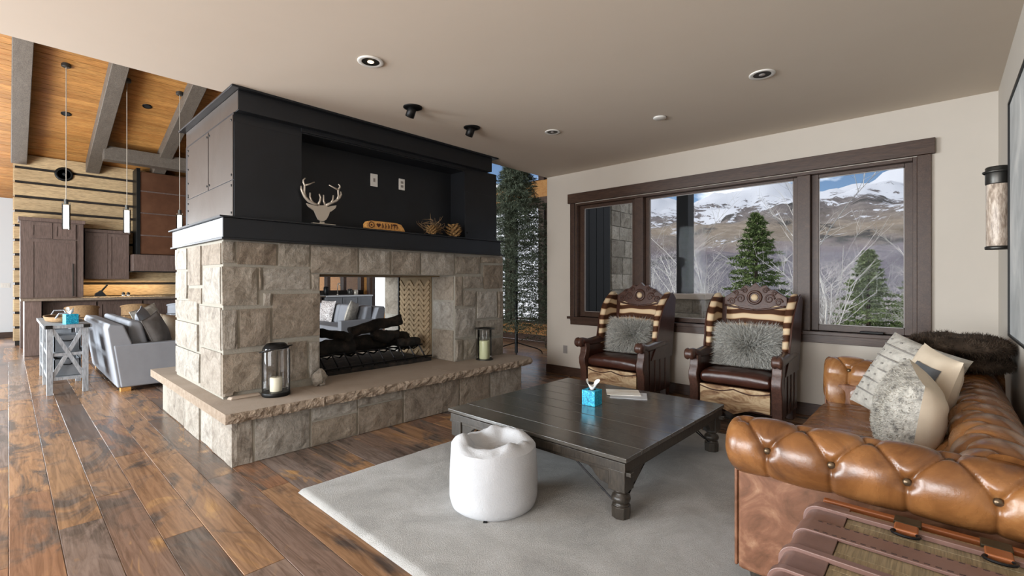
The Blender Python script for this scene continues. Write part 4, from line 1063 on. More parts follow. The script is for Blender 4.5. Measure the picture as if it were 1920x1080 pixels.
def tufted(name, L, prof, arc, place, A, B, b_lo, rows, a_off, H, D, nl, endcaps=True, mat='leather'):
    """place(out, z, a) -> world point; buttons on rows at arc b_lo + k*B"""
    n = len(prof); nrm = []
    for i in range(n):
        p = prof[max(0, i - 1)]; q_ = prof[min(n - 1, i + 1)]; t = Vector((q_[0] - p[0], q_[1] - p[1])).normalized(); nrm.append(Vector((-t.y, t.x)))
    cx0 = sum(p[0] for p in prof[:NR]) / NR; cz0 = sum(p[1] for p in prof[:NR]) / NR
    for i in range(n):
        d = Vector((prof[i][0] - cx0, prof[i][1] - cz0))
        if i < NR - 2 and nrm[i].dot(d) < 0: nrm[i] = -nrm[i]
    for i in range(NR - 2, n):
        if nrm[i].dot(nrm[NR - 3]) < 0: nrm[i] = -nrm[i]
    mb = MB(); vs = []; E_ = 5
    AA = [-1 + i / E_ for i in range(E_)] if endcaps else []
    stations = [(L * i / (nl - 1), 1.0) for i in range(nl)]
    if endcaps:
        ecap = 0.06
        st0 = [(-ecap * math.cos(PI / 2 * k / E_), 1 - 0.55 * (1 - math.sin(PI / 2 * k / E_)) ) for k in range(E_)]
        stations = st0 + stations
    for a, sc in stations:
        for i in range(n):
            b = (arc[i] - b_lo); bc = max(0, min((rows - 1) * B, b))
            fade = 1.0 if a > 0 else max(0, 1 + a / .06)
            edge = min(1, arc[i] / .03)
            h = puff(max(a, -.05) - a_off, bc, A, B, H, 0, .4)
            if b < 0: h *= 1 - .55 * min(1, -b / .12)
            # button dimples only on the rows themselves
            if -0.06 < b < (rows - 1) * B + .06:
                kk = round(b / B); aa = (a - a_off - (0.5 * A if kk % 2 else 0)) / A; d = math.hypot((aa - round(aa)) * A, b - kk * B)
                if 0 <= kk < rows: h -= D * math.exp(-(d / .028) ** 2)
            h *= fade * edge
            o_, z_ = prof[i]
            o2 = cx0 + (o_ - cx0) * sc + nrm[i].x * h; z2 = cz0 + (z_ - cz0) * sc + nrm[i].y * h
            vs.append(place(o2, z2, a))
    m_ = len(stations)
    fs = [(j * n + i, j * n + i + 1, (j + 1) * n + i + 1, (j + 1) * n + i) for j in range(m_ - 1) for i in range(n - 1)]
    fs.append(tuple(range(n))); fs.append(tuple((m_ - 1) * n + i for i in reversed(range(n))))
    mb.add(vs, fs)
    o = mb.build(name, M[mat], sf, smooth=True)
    for k in range(rows):
        bb = b_lo + k * B
        i = min(range(n), key=lambda q_: abs(arc[q_] - bb))
        a = a_off + (0.5 * A if k % 2 else 0)
        while a > 0.02: a -= A
        a += A
        while a < L - .03:
            h = -H - D + .004
            P = place(prof[i][0] + nrm[i].x * h, prof[i][1] + nrm[i].y * h, a)
            P2 = place(prof[i][0] + nrm[i].x * (h + .1), prof[i][1] + nrm[i].y * (h + .1), a)
            if btn_o[0] is None: btn_o[0] = btn.build('button', M['button'], o, local=True, smooth=True); bo = btn_o[0]
            else: bo = btn_o[0].copy(); C.objects.link(bo); bo.parent = o
            bo.location = P - wloc(o); bo.rotation_mode = 'QUATERNION'; bo.rotation_quaternion = (P2 - P).to_track_quat('Z', 'Y')
            a += A
    return o
SX0, SX1 = -.70, .30
R_ = .125; CZ = .64
pf, ar = roll_profile(R_, CZ, -.17, .42)
AY0, AY1 = 2.215, 4.50          # roll centre lines of the two arms
# near arm: runs from its front end at SX0 towards the wall
tufted('arm', SX1 - SX0 - .06, pf, ar, lambda o_, z_, a: Vector((SX0 + .06 + a, AY0 - o_, z_)), .22, .165, .25, 3, .11, .015, .02, 210)
tufted('arm', SX1 - SX0 - .06, pf, ar, lambda o_, z_, a: Vector((SX0 + .06 + a, AY1 + o_, z_)), .22, .165, .25, 3, .11, .015, .02, 130)
# back
pb, ab = roll_profile(.13, .66, -.26, .42)
tufted('back', AY1 - AY0, pb, ab, lambda o_, z_, a: Vector((SX1 - .155 + o_, AY0 + a, z_)), .22, .16, .42, 3, .05, .018, .02, 340, endcaps=False)
for yy, sg in ((AY0, 1), (AY1, -1)):
    MB().box(SX0 + .035, SX1, min(yy - sg * .035, yy + sg * .16), max(yy - sg * .035, yy + sg * .16), .09, .57).build('arm_panel', M['leather_flat'], sf, bevel=.02)
    MB().box(SX0 + .022, SX0 + .036, min(yy - sg * .03, yy + sg * .155), max(yy - sg * .03, yy + sg * .155), .1, .53).build('arm_front', M['leather_flat'], sf, bevel=.006)
MB().box(.1, SX1, AY0, AY1, .09, .6).build('back_panel', M['leather_flat'], sf, bevel=.02)
MB().box(SX0 + .05, .12, AY0 + .12, AY1 - .12, .12, .29).build('seat_base', M['leather'], sf, bevel=.02)
def cush(u, v):
    pass
sc0, sc1 = AY0 + .165, AY1 - .165
def seatcush(y0, y1):
    mb = MB(); x0, x1, z0, z1 = SX0 + .01, .02, .285, .435
    def f(u, v):
        a = 2 * PI * v; c_, s_ = math.cos(a), math.sin(a); e = 4.5
        cx_ = math.copysign(abs(c_) ** (2 / e), c_); cz_ = math.copysign(abs(s_) ** (2 / e), s_)
        x = (x0 + x1) / 2 + (x1 - x0) / 2 * cx_; z = (z0 + z1) / 2 + (z1 - z0) / 2 * cz_
        y_ = y0 + (y1 - y0) * u; ed = min(1, min(u, 1 - u) * 12) ** .5
        z = (z0 + z1) / 2 + (z - (z0 + z1) / 2) * (.72 + .28 * ed)
        if s_ > 0: z += .006 * noise.noise(Vector((x * 4, y_ * 16, 1)))
        return Vector((x, y_, z))
    mb.grid(f, 60, 48, cv=True)
    mb.f.append(tuple(j * 60 for j in range(48))); mb.f.append(tuple(reversed([j * 60 + 59 for j in range(48)])))
    return mb.build('seat_cushion', M['leather'], sf, smooth=True)
seatcush(sc0, (sc0 + sc1) / 2 - .003); seatcush((sc0 + sc1) / 2 + .003, sc1)
for x in (SX0 + .1, SX1 - .08):
    for y_ in (AY0 + .06, AY1 - .06):
        MB().lathe([(.025, 0), (.035, .01), (.045, .05), (.035, .095), (.04, .1)], (x, y_, 0.024 if x < -.5 else 0), 14).build('foot', M['tablewood'], sf, smooth=True)
# ------------------------------------------------ pillows
def pillow_mesh(w, h, d, n=26, pinch=.07, wob=0.01, seed=0, front=True, back=True):
    mb = MB(); off = Vector((seed, seed * 3.3, 0))
    def mk(sg):
        def f(u, v):
            a, b = u * 2 - 1, v * 2 - 1
            e = max(0, (1 - abs(a) ** 2.6)) * max(0, (1 - abs(b) ** 2.6))
            z = sg * d / 2 * e ** .55
            k = 1 - pinch * (1 - abs(a * b)) * (max(abs(a), abs(b)) ** 3)
            x = a * w / 2 * (1 - pinch * (1 - b * b)); y_ = b * h / 2 * (1 - pinch * (1 - a * a))
            z += wob * noise.fractal(Vector((x * 9, y_ * 9, sg)) + off, 1, 2, 3) * e
            return Vector((x, y_, z))
        return f
    if front: mb.grid(mk(1), n, n)
    if back: mb.grid(mk(-1), n, n)
    return mb
def frame(c, n, up):
    """matrix with local Z along n and local Y close to up"""
    n = Vector(n).normalized(); up = Vector(up); x = up.cross(n).normalized(); y_ = n.cross(x)
    Mx = Matrix((x, y_, n)).transposed().to_4x4(); Mx.translation = Vector(c); return Mx
def put(o, Mx):
    o.matrix_world = Mx; return o
def strands(mb, pts, L, wid, spread, droop, rg, seg=3):
    for P, nr in pts:
        d = (nr + Vector((rg.gauss(0, spread), rg.gauss(0, spread), rg.gauss(0, spread)))).normalized()
        s = d.cross(Vector((rg.gauss(0, 1), rg.gauss(0, 1), rg.gauss(0, 1))))
        if s.length < 1e-3: continue
        s.normalize(); LL = L * rg.uniform(.6, 1.15); vs = []; p = P - nr * .004
        for k in range(seg):
            w = wid * (1 - k / seg); vs += [p - s * w, p + s * w]; p = p + d * LL / seg; d = (d + droop).normalized()
        vs.append(p); n_ = len(vs)
        fs = [(2 * k, 2 * k + 1, 2 * k + 3, 2 * k + 2) for k in range(seg - 1)] + [(n_ - 3, n_ - 2, n_ - 1)]
        mb.add(vs, fs)
    return mb
# big grey tufted pillow leaning on the sofa back
def ribbed_pillow():
    c = ond(1696, 717, 2.86)
    t = thing('throw_pillow', 'large grey tufted pillow with dark stitched rows, leaning on the sofa', 'pillow', c)
    w = .565
    Mx = frame((0, 0, 0), Vector((-.62, -.62, .42)), Vector((.16, .1, 1)))
    Rl = Matrix.Rotation(math.radians(-9), 4, 'Z')
    b = pillow_mesh(w, w * .94, .19, 40, .05, .012, 2)
    b.v = [Mx @ (Rl @ p) for p in b.v]
    b.build('cover', M['ribcloth'], t, smooth=True, local=True)
    rg = random.Random(5)
    def surf(a, b_):
        e = max(0, (1 - abs(a) ** 2.6)) * max(0, (1 - abs(b_) ** 2.6)); k = .05
        return Vector((a * w / 2 * (1 - k * (1 - b_ * b_)), b_ * w * .94 / 2 * (1 - k * (1 - a * a)), .095 * e ** .55))
    for rr in (-.62, -.3, .02, .34, .66):
        mb = MB(); pts = [Mx @ (Rl @ (surf(-.95 + 1.9 * i / 40, rr) + Vector((0, 0, .003)))) for i in range(41)]
        mb.tube(pts, .0045, 5); mb.build('stitched_row', M['ribdark'], t, local=True)
    tf = MB().ball((0, 0, 0), (.009, .009, .006), 6, 4); t0 = None
    for rr in (-.8, -.46, -.14, .18, .5, .82):
        for q_ in range(5):
            a = -.75 + q_ * .37 + rg.uniform(-.05, .05)
            if t0 is None: t0 = tf.build('tuft_dot', M['ribdark'], t, local=True); o = t0
            else: o = t0.copy(); C.objects.link(o); o.parent = t
            o.location = Mx @ (Rl @ (surf(a, rr) + Vector((0, 0, .003))))
    return t
ribbed_pillow()
def plain_pillow(name, label, c, n, up, w, h, d, m, seed, roll=0):
    t = thing(name, label, 'pillow', c)
    Mx = frame((0, 0, 0), n, up) @ Matrix.Rotation(math.radians(roll), 4, 'Z')
    b = pillow_mesh(w, h, d, 34, .05, .012, seed); b.v = [Mx @ p for p in b.v]
    b.build('cover', M[m], t, smooth=True, local=True)
    return t, Mx
# middle pillow: cream with a charcoal band
t, Mx = plain_pillow('throw_pillow', 'cream linen pillow with a charcoal patch, between two other pillows', ond(1754, 738, 2.44) + Vector((-.032, 0, 0)), (-.85, -.5, .2), (.2, .1, 1), .32, .46, .18, 'creamcloth', 4, -10)
pm_ = MB()
def surf2(a, b_, w=.32, h=.46, d=.18):
    e = max(0, (1 - abs(a) ** 2.6)) * max(0, (1 - abs(b_) ** 2.6)); k = .05
    return Vector((a * w / 2 * (1 - k * (1 - b_ * b_)), b_ * h / 2 * (1 - k * (1 - a * a)), d / 2 * e ** .55 + .009))
pm_.grid(lambda u, v: Mx @ surf2(-.2 + 1.0 * u, .3 + .4 * v), 14, 8).build('charcoal_patch', M['charcoal'], t, local=True, smooth=True)
# front pillow: shag half, plain half
cF = ond(1712, 782, 2.2) + Vector((-.018, 0, 0))
t = thing('throw_pillow', 'pillow half speckled shag and half plain cream, in front of the others', 'pillow', cF)
Mx = frame((0, 0, 0), Vector((-.97, -.2, .1)), Vector((.1, .0, 1))) @ Matrix.Rotation(math.radians(-10), 4, 'Z')
b = pillow_mesh(.38, .46, .26, 36, .05, .012, 9, back=False); b.v = [Mx @ p for p in b.v]; b.build('shag_front', M['shag'], t, smooth=True, local=True)
b = pillow_mesh(.38, .46, .26, 36, .05, .012, 9, front=False); b.v = [Mx @ p for p in b.v]; b.build('plain_back', M['creamcloth'], t, smooth=True, local=True)
rg = random.Random(3); pts = []
for k in range(5200):
    a, b_ = rg.uniform(-.97, .97), rg.uniform(-.97, .97)
    e = max(0, (1 - abs(a) ** 2.6)) * max(0, (1 - abs(b_) ** 2.6))
    pts.append((Mx @ Vector((a * .19 * (1 - .05 * (1 - b_ * b_)), b_ * .23 * (1 - .05 * (1 - a * a)), .13 * e ** .55)), (Mx.to_3x3() @ Vector((a * .35, b_ * .35, 1))).normalized()))
strands(MB(), pts, .017, .0028, .5, Vector((0, 0, -.08)), rg, 2).build('shag_pile', M['shag'], t, local=True, kind='stuff')
# folded brown fur throw on the sofa back
cT = Vector((.10, 4.25, .79))
th = thing('fur_throw', 'folded dark brown fur throw lying on the back of the sofa', 'throw', cT)
rg = random.Random(8)
def layer(x0, x1, y0, y1, z0, z1, nm, seed):
    off = Vector((seed, 2, 3))
    def f(u, v):
        a = 2 * PI * u; ph = PI * v; e = 3.2
        def sp(c_): return math.copysign(abs(c_) ** (2 / e), c_)
        X = sp(math.cos(a)) * abs(math.sin(ph)) ** (.62); Y_ = sp(math.sin(a)) * abs(math.sin(ph)) ** (.62); Z_ = -math.cos(ph)
        X *= 1 + .06 * noise.noise(Vector((a, seed, 0)))
        return Vector(((x0 + x1) / 2 + (x1 - x0) / 2 * X, (y0 + y1) / 2 + (y1 - y0) / 2 * Y_, (z0 + z1) / 2 + (z1 - z0) / 2 * Z_ + .012 * noise.noise(Vector((X * 2, Y_ * 2, 0)) + off)))
    mb = MB().grid(f, 48, 18, cu=True)
    o = mb.build(nm, M['brownfur'], th, smooth=True)
    pts = []
    for k in range(5200):
        u, v = rg.random(), math.acos(1 - 2 * rg.random()) / PI
        p = f(u, v); c_ = Vector(((x0 + x1) / 2, (y0 + y1) / 2, (z0 + z1) / 2)); nr = Vector(((p.x - c_.x) / (x1 - x0) ** 2, (p.y - c_.y) / (y1 - y0) ** 2, (p.z - c_.z) / (z1 - z0) ** 2)).normalized()
        pts.append((p, nr))
    strands(MB(), pts, .03, .0022, .45, Vector((0, -.1, -.2)), rg, 2).build('pile', M['brownfur'], o, kind='stuff')
layer(-.15, .32, 4.0, 4.56, .775, .89, 'lower_fold', 1)
layer(-.17, .325, 3.96, 4.60, .875, 1.0, 'upper_fold', 2)
# ================================================================== TRUNK
TRX0, TRX1, TRY0, TRY1, TRZ = -.352, .325, 1.42, 2.06, .55
tr = thing('steamer_trunk', 'wood and leather steamer trunk with straps beside the sofa arm', 'trunk', ((TRX0 + TRX1) / 2, (TRY0 + TRY1) / 2, 0))
MB().box(TRX0 + .012, TRX1 - .012, TRY0 + .012, TRY1 - .012, .02, TRZ - .012).build('carcass', M['trunkleather'], tr, bevel=.03)
def topz(y_): return TRZ
nsl = 5
for k in range(nsl):
    a = TRY0 + .03 + (TRY1 - TRY0 - .08) * k / nsl; b = TRY0 + .03 + (TRY1 - TRY0 - .08) * (k + 1) / nsl
    MB().box(TRX0 + .115, TRX1 - .01, a + .001, b - .001, TRZ - .02, TRZ - .003).build('lid_slat', M['trunkwood'], tr, bevel=.003)
    MB().box(TRX0, TRX0 + .014, a + .001, b - .001, .05, TRZ - .16).build('end_slat', M['trunkwood'], tr, bevel=.003)
def over(y0, y1, t, nm, m, zend=.12, x_end=TRX1 - .01):
    """a band running along the lid and down over the left end"""
    R = .035; path = [(x_end, TRZ), (TRX0 + R, TRZ)]
    for k in range(1, 7):
        th_ = PI / 2 + PI / 2 * k / 6; path.append((TRX0 + R + R * math.cos(th_), TRZ - R + R * math.sin(th_)))
    path.append((TRX0, zend)); mb = MB(); n_ = len(path); vs = []
    for i, (x, z_) in enumerate(path):
        p = path[max(0, i - 1)]; q_ = path[min(n_ - 1, i + 1)]; d = Vector((q_[0] - p[0], q_[1] - p[1])).normalized(); nr = Vector((d.y, -d.x))
        if nr.dot(Vector((x - 0, z_ - .3))) < 0: nr = -nr
        for yy, o_ in ((y0, -.002), (y0, t), (y1, t), (y1, -.002)): vs.append(Vector((x + nr.x * o_, yy, z_ + nr.y * o_)))
    fs = [(i * 4 + k, i * 4 + (k + 1) % 4, (i + 1) * 4 + (k + 1) % 4, (i + 1) * 4 + k) for i in range(n_ - 1) for k in range(4)] + [(0, 1, 2, 3), tuple((n_ - 1) * 4 + k for k in (3, 2, 1, 0))]
    return mb.add(vs, fs).build(nm, M[m], tr, bevel=.0025)
over(TRY0 + .0, TRY1 - .05, .003, 'end_cap', 'trunkleather', .3, TRX0 + .115)
over(1.93, 1.957, .014, 'strap', 'trunkleather')
wide = over(1.74, 1.83, .009, 'wide_strap', 'trunkleather')
over(1.585, 1.612, .014, 'strap', 'trunkleather')
over(1.45, 1.475, .012, 'strap', 'trunkleather')
for yy in (1.749, 1.821):
    for k in range(26):
        MB().box(TRX0 + .05 + k * .024, TRX0 + .063 + k * .024, yy - .0015, yy + .0015, TRZ + .0085, TRZ + .0102).build('stitch', M['stitch'], wide)
MB().box(TRX0 + .03, TRX1 - .01, TRY1 - .03, TRY1 - .004, TRZ - .03, TRZ + .004).build('edging', M['trunkedge'], tr, bevel=.005)
for xc in (-.085, .12):
    MB().box(xc - .035, xc + .035, TRY1 - .055, TRY1 + .0, TRZ - .01, TRZ + .0065).build('hinge', M['tarnish'], tr, bevel=.003)
    kp = MB().box(xc - .03, xc + .03, 1.915, 1.972, TRZ + .002, TRZ + .019).build('strap_keeper', M['trunkedge'], tr, bevel=.005)
    MB().tube([(xc + .034 * math.cos(a), 1.905 + .02 * math.sin(a), TRZ + .012) for a in [2 * PI * k / 16 for k in range(16)]], .0045, 6, closed=True).build('buckle', M['iron'], kp)
MB().box(TRX0 + .02, TRX1 - .02, TRY0 + .02, TRY1 - .02, 0, .03).build('plinth', M['trunkedge'], tr, bevel=.004)
# ================================================================== CARVED ARMCHAIRS
def armchair(loc, label):
    """origin on the floor under the middle of the seat front; faces -Y; .80 wide, .78 deep"""
    t = thing('carved_armchair', label, 'armchair', loc, 0, 'carved armchairs under the window')
    W = .40
    # seat cushion
    def f(u, v):
        a = 2 * PI * v; c_, s_ = math.cos(a), math.sin(a); e = 3.6
        cx_ = math.copysign(abs(c_) ** (2 / e), c_); cz_ = math.copysign(abs(s_) ** (2 / e), s_)
        x = -.305 + .61 * u; ed = min(1, min(u, 1 - u) * 9) ** .5
        z = .43 + .075 * cz_ * (.75 + .25 * ed) + (.012 * math.sin(PI * u) if s_ > 0 else 0)
        z += .005 * noise.noise(Vector((x * 18, cx_ * 4, s_ * 3)))
        return Vector((x, .30 + .305 * cx_, z))
    mb = MB().grid(f, 34, 40, cv=True); mb.f.append(tuple(j * 34 for j in range(40))); mb.f.append(tuple(reversed([j * 34 + 33 for j in range(40)])))
    mb.build('seat_cushion', M['leather_dark'], t, smooth=True, local=True)
    # apron with scalloped hide
    prof_ = [(-.31, .36), (.31, .36), (.31, .16)] + [(.31 - .62 * i / 16, .13 + .035 * abs(math.sin(PI * i / 8)) + .02 * math.cos(2 * PI * i / 16)) for i in range(1, 16)] + [(-.31, .16)]
    ap = MB().prism(prof_, lambda a, b, q_: Vector((a, q_, b)), -.005, .03).build('front_apron', M['apronhide'], t, local=True, bevel=.004)
    MB().tube([(-.31 + .62 * i / 24, -.008, .345 - .03 * abs(math.sin(PI * i / 12))) for i in range(25)], .006, 6).build('apron_piping', M['carved'], ap, local=True)
    MB().box(-.33, .33, .03, .70, .14, .36).build('seat_frame', M['leather_dark'], t, local=True, bevel=.01)
    # back, raked
    rk = .16
    def bk(x, z, o_): return Vector((x, .62 + (z - .4) * rk - o_, z))
    def bf(u, v):
        x = -.285 + .57 * u; z = .42 + .72 * v; e = min(1, min(u, 1 - u) * 6) ** .5 * min(1, (1 - v) * 6 + .2) ** .5
        return bk(x, z, .03 + .05 * e)
    MB().grid(bf, 20, 24).build('back_cushion', M['hide'], t, smooth=True, local=True)
    MB().prism([(-.36, .1), (.36, .1), (.38, 1.12), (.33, 1.19), (-.33, 1.19), (-.38, 1.12)], lambda a, b, q_: bk(a, b, q_), -.05, .03).build('back_frame', M['leather_dark'], t, local=True, bevel=.01)
    # crest rail: arched carved board with rosette and scrolls
    crest = []
    for i in range(25):
        a = -.30 + .60 * i / 24; s = a / .30
        crest.append((a, 1.19 + .135 * max(0, 1 - abs(s) ** 1.7) + .022 * math.cos(6 * PI * s) * (1 - abs(s))))
    low_ = [(.30, 1.10), (.2, 1.11), (.1, 1.065), (0, 1.045), (-.1, 1.065), (-.2, 1.11), (-.30, 1.10)]
    cr = MB().prism(crest + low_, lambda a, b, q_: bk(a, b, q_), .02, .075).build('crest_rail', M['carved'], t, local=True, bevel=.006)
    MB().tube([bk(.062 * math.cos(2 * PI * k / 20), 1.19 + .062 * math.sin(2 * PI * k / 20), .078) for k in range(20)], .014, 6, closed=True).build('rosette_ring', M['carved'], cr, local=True, smooth=True)
    MB().ball(bk(0, 1.19, .078), (.036, .018, .036), 12, 7).build('rosette', M['hidecream'], cr, local=True, smooth=True)
    for sg in (-1, 1):
        for (cx_, cz_, r0, tr_) in ((.14, 1.175, .05, 1.6), (.225, 1.145, .038, 1.5), (.10, 1.26, .03, 1.4), (.185, 1.235, .026, 1.4)):
            pts = []
            for k in range(22):
                th_ = 2 * PI * tr_ * k / 21; r_ = r0 * (1 - .8 * k / 21); pts.append(bk(sg * (cx_ + r_ * math.cos(th_)), cz_ + r_ * math.sin(th_), .078))
            MB().tube(pts, [.009 * (1 - .5 * k / 21) for k in range(22)], 5).build('carved_scroll', M['carved'], cr, local=True, smooth=True)
        MB().tube([bk(sg * .29 * k / 12, 1.06 + .045 * (k / 12) ** 1.4, .076) for k in range(13)], .011, 5).build('carved_bead', M['carved'], cr, local=True, smooth=True)
        # wing
        wing = [(.60, .48), (.28, .60), (.34, .78), (.36, .92), (.42, 1.04), (.50, 1.13), (.60, 1.20), (.69, 1.22), (.74, 1.16), (.70, .48)]
        def wf(a, b, q_): return Vector((sg * (.315 + q_ + .03 * (b - .5)), a + (b - .4) * .04, b))
        wg = MB().prism(wing, wf, 0, .065).build('wing', M['hide'], t, local=True, bevel=.022, seg=3)
        MB().prism([(.16 + .02, .48), (.72, .48), (.75, 1.16), (.66, 1.23), (.60, 1.2), (.50, 1.13), (.42, 1.04), (.36, .92), (.33, .78), (.29, .62)], lambda a, b, q_: wf(a, b, q_), .062, .08).build('wing_back', M['leather_dark'], wg, local=True, bevel=.004)
        MB().tube([wf(.30, .62, .03), wf(.35, .80, .03), wf(.37, .93, .03), wf(.43, 1.05, .03), wf(.51, 1.135, .03), wf(.61, 1.2, .03), wf(.67, 1.215, .03)], [.02, .03, .034, .036, .036, .034, .022], 10).build('wing_roll', M['hide'], wg, local=True, smooth=True)
        # arm with carved scroll end
        pth = [(sg * .355, .66, .64), (sg * .36, .45, .65), (sg * .365, .25, .64), (sg * .37, .08, .63), (sg * .375, -.02, .655), (sg * .385, -.07, .66)]
        am = MB().tube(pth, [.045, .05, .052, .048, .045, .035], 12).build('armrest', M['leather_dark'], t, local=True, smooth=True)
        MB().lathe([(.012, -.045), (.05, -.04), (.058, -.02), (.046, 0), (.058, .02), (.05, .04), (.012, .045)], (sg * .385, -.065, .645), 14, Matrix.Rotation(PI / 2, 3, 'Y')).build('scroll_end', M['carved'], am, local=True, smooth=True)
        # arm post: curved carved front support
        post = [(-.02, .63), (.07, .63), (.075, .55), (.055, .48), (.065, .42), (.09, .36), (.085, .10), (.07, .0), (.0, .0), (-.005, .10), (-.02, .34), (-.045, .40), (-.05, .46), (-.02, .52), (-.01, .58)]
        MB().prism(post, lambda a, b, q_: Vector((sg * (.325 + q_), a, b)), 0, .085).build('arm_post', M['carved'], t, local=True, bevel=.01)
        sp_ = MB().prism([(.05, .11), (.68, .11), (.70, .62), (.05, .62)], lambda a, b, q_: Vector((sg * (.33 + q_), a, b)), 0, .055).build('side_panel', M['leather_dark'], t, local=True, bevel=.008)
        for k in range(4):
            MB().bar(Vector((sg * .386, .16 + k * .13, .13)), Vector((sg * .386, .16 + k * .13, .60)), .012, .02, (0, 1, 0)).build('flute', M['carved'], sp_, local=True, bevel=.003)
        MB().prism([(.60, 0), (.70, 0), (.70, .14), (.60, .14)], lambda a, b, q_: Vector((sg * (.30 + q_), a, b)), 0, .07).build('rear_leg', M['carved'], t, local=True, bevel=.008)
    return t
c1 = armchair((-2.745, 4.62, 0), 'carved wingback armchair with striped hide beside the wall outlet')
c2 = dup(c1, (-1.44, 4.62, 0), label='carved wingback armchair with striped hide next to the leather sofa')
def fur_pillow(loc, label, seed, w, h):
    t = thing('fur_pillow', label, 'pillow', loc, 0, 'grey fur pillows on the armchairs')
    Mx = frame((0, 0, 0), Vector((0, -1, .22)), Vector((0, .2, 1)))
    b = pillow_mesh(w, h, .17, 24, .03, .01, seed); b.v = [Mx @ p for p in b.v]
    b.build('cover', M['greyfur_base'], t, smooth=True, local=True)
    rg = random.Random(seed); pts = []
    for k in range(11000):
        a, b_ = rg.uniform(-1, 1), rg.uniform(-1, 1); sg = 1 if rg.random() < .72 else -1
        e = max(0, (1 - abs(a) ** 2.6)) * max(0, (1 - abs(b_) ** 2.6))
        pts.append((Mx @ Vector((a * w / 2 * (1 - .03 * (1 - b_ * b_)), b_ * h / 2 * (1 - .03 * (1 - a * a)), sg * .085 * e ** .55)),
                    (Mx.to_3x3() @ Vector((a * 1.1, b_ * 1.1, sg * .55))).normalized()))
    fm_ = strands(MB(), pts, .105, .0034, .3, Vector((0, -.02, -.15)), rg, 3); zs_ = .522 - loc[2]
    for p_ in fm_.v:
        if p_.z < zs_: p_.y -= (zs_ - p_.z) * .6; p_.z = zs_ + rg.uniform(0, .008)
    fm_.build('fur', M['greyfur'], t, local=True, kind='stuff')
    return t
fur_pillow((-2.735, 5.02, .70), 'shaggy grey fur pillow on the armchair beside the wall outlet', 3, .46, .34)
fur_pillow((-1.42, 4.99, .70), 'shaggy grey fur pillow on the armchair next to the sofa', 6, .54, .38)
# ================================================================== HEARTH AND MANTEL ITEMS
lt = thing('candle_lantern', 'smoky glass lantern with black rim and carrying ring on the hearth', 'lantern', (-4.075, 1.515, .41))
r_ = .108
MB().lathe([(r_ * .96, 0), (r_, .006), (r_, .03), (r_ * .98, .034)], (0, 0, 0), 28).build('base', M['black'], lt, local=True, smooth=False, bevel=.002)
MB().lathe([(r_ * .97, .034), (r_, .07), (r_, .36), (r_ * .93, .395)], (0, 0, 0), 28, cap=False).build('glass', M['smoke'], lt, local=True, smooth=True)
MB().lathe([(r_ * .93, .392), (r_ * .8, .415), (r_ * .66, .43), (r_ * .6, .43), (r_ * .6, .42), (r_ * .88, .39)], (0, 0, 0), 28, cap=False).build('collar', M['black'], lt, local=True, smooth=True)
MB().tube([(1.12 * r_ * math.cos(2 * PI * k / 36), 1.12 * r_ * math.sin(2 * PI * k / 36), .385 + .028 * math.sin(2 * PI * k / 36 + .9)) for k in range(36)], .006, 7, closed=True).build('ring_handle', M['black'], lt, local=True, smooth=True)
for sg in (-1, 1):
    MB().tube([(sg * r_ * .7, sg * r_ * .72, .03), (sg * r_ * .72, sg * r_ * .72, .38)], .004, 6).build('side_rod', M['black'], lt, local=True)
cd = MB().lathe([(.045, .034), (.047, .04), (.047, .145), (.042, .15), (.01, .146)], (0, 0, 0), 22).build('candle', M['wax'], lt, local=True, smooth=True)
MB().tube([(0, 0, .145), (.002, 0, .162)], .002, 5).build('wick', M['wick'], cd, local=True)
hc = thing('hurricane_candle', 'pillar candle in a clear glass hurricane with dark rim on hearth', 'candle holder', (-4.08, 3.925, .41))
MB().lathe([(.085, 0), (.105, .004), (.105, .012), (.06, .014)], (0, 0, 0), 24).build('base_plate', M['pewter'], hc, local=True)
MB().lathe([(.085, .014), (.088, .1), (.088, .37)], (0, 0, 0), 24, cap=False).build('glass', M['clear'], hc, local=True, smooth=True)
MB().lathe([(.08, .368), (.125, .374), (.125, .384), (.085, .382)], (0, 0, 0), 24, cap=False).build('rim', M['pewter'], hc, local=True, smooth=True)
cd = MB().lathe([(.062, .014), (.064, .02), (.064, .225), (.058, .235), (.015, .228)], (0, 0, 0), 22).build('candle', M['waxg'], hc, local=True, smooth=True)
MB().tube([(0, 0, .228), (.002, 0, .248)], .002, 5).build('wick', M['wick'], cd, local=True)
# stag head silhouette
SH = 1.876
DX = -4.20
def dpt(px, py): return onx(px, py, DX)
P0 = dpt(605, 416)
dh = thing('stag_head', 'champagne metal stag head silhouette with antlers on the mantel', 'figurine', (DX, P0.y, SH))
def zpx(x, y_):  # from the enlarged crop of the mantel
    p = dpt(540 + x * 180 / 1767, 320 + y_ * 110 / 1080); return (p.y, p.z)
head = [(335, 600), (420, 625), (505, 650), (540, 615), (570, 640), (650, 640), (690, 615), (725, 670), (800, 650), (885, 640), (870, 690), (800, 745), (765, 760), (740, 830), (700, 900), (660, 925), (600, 930), (550, 895), (515, 820), (480, 740), (440, 710), (370, 660)]
dfn = lambda a, b, q_: Vector((DX + q_, a, b))
MB().prism([zpx(*q_) for q_ in head], dfn, -.008, .008).build('head', M['antler'], dh)
def antler(lines):
    for L in lines:
        pts = [Vector((DX, *zpx(x, y_))) for x, y_, w in L]; rs = [w for x, y_, w in L]
        MB().tube(pts, rs, 7).build('antler_tine', M['antler'], dh, smooth=True)
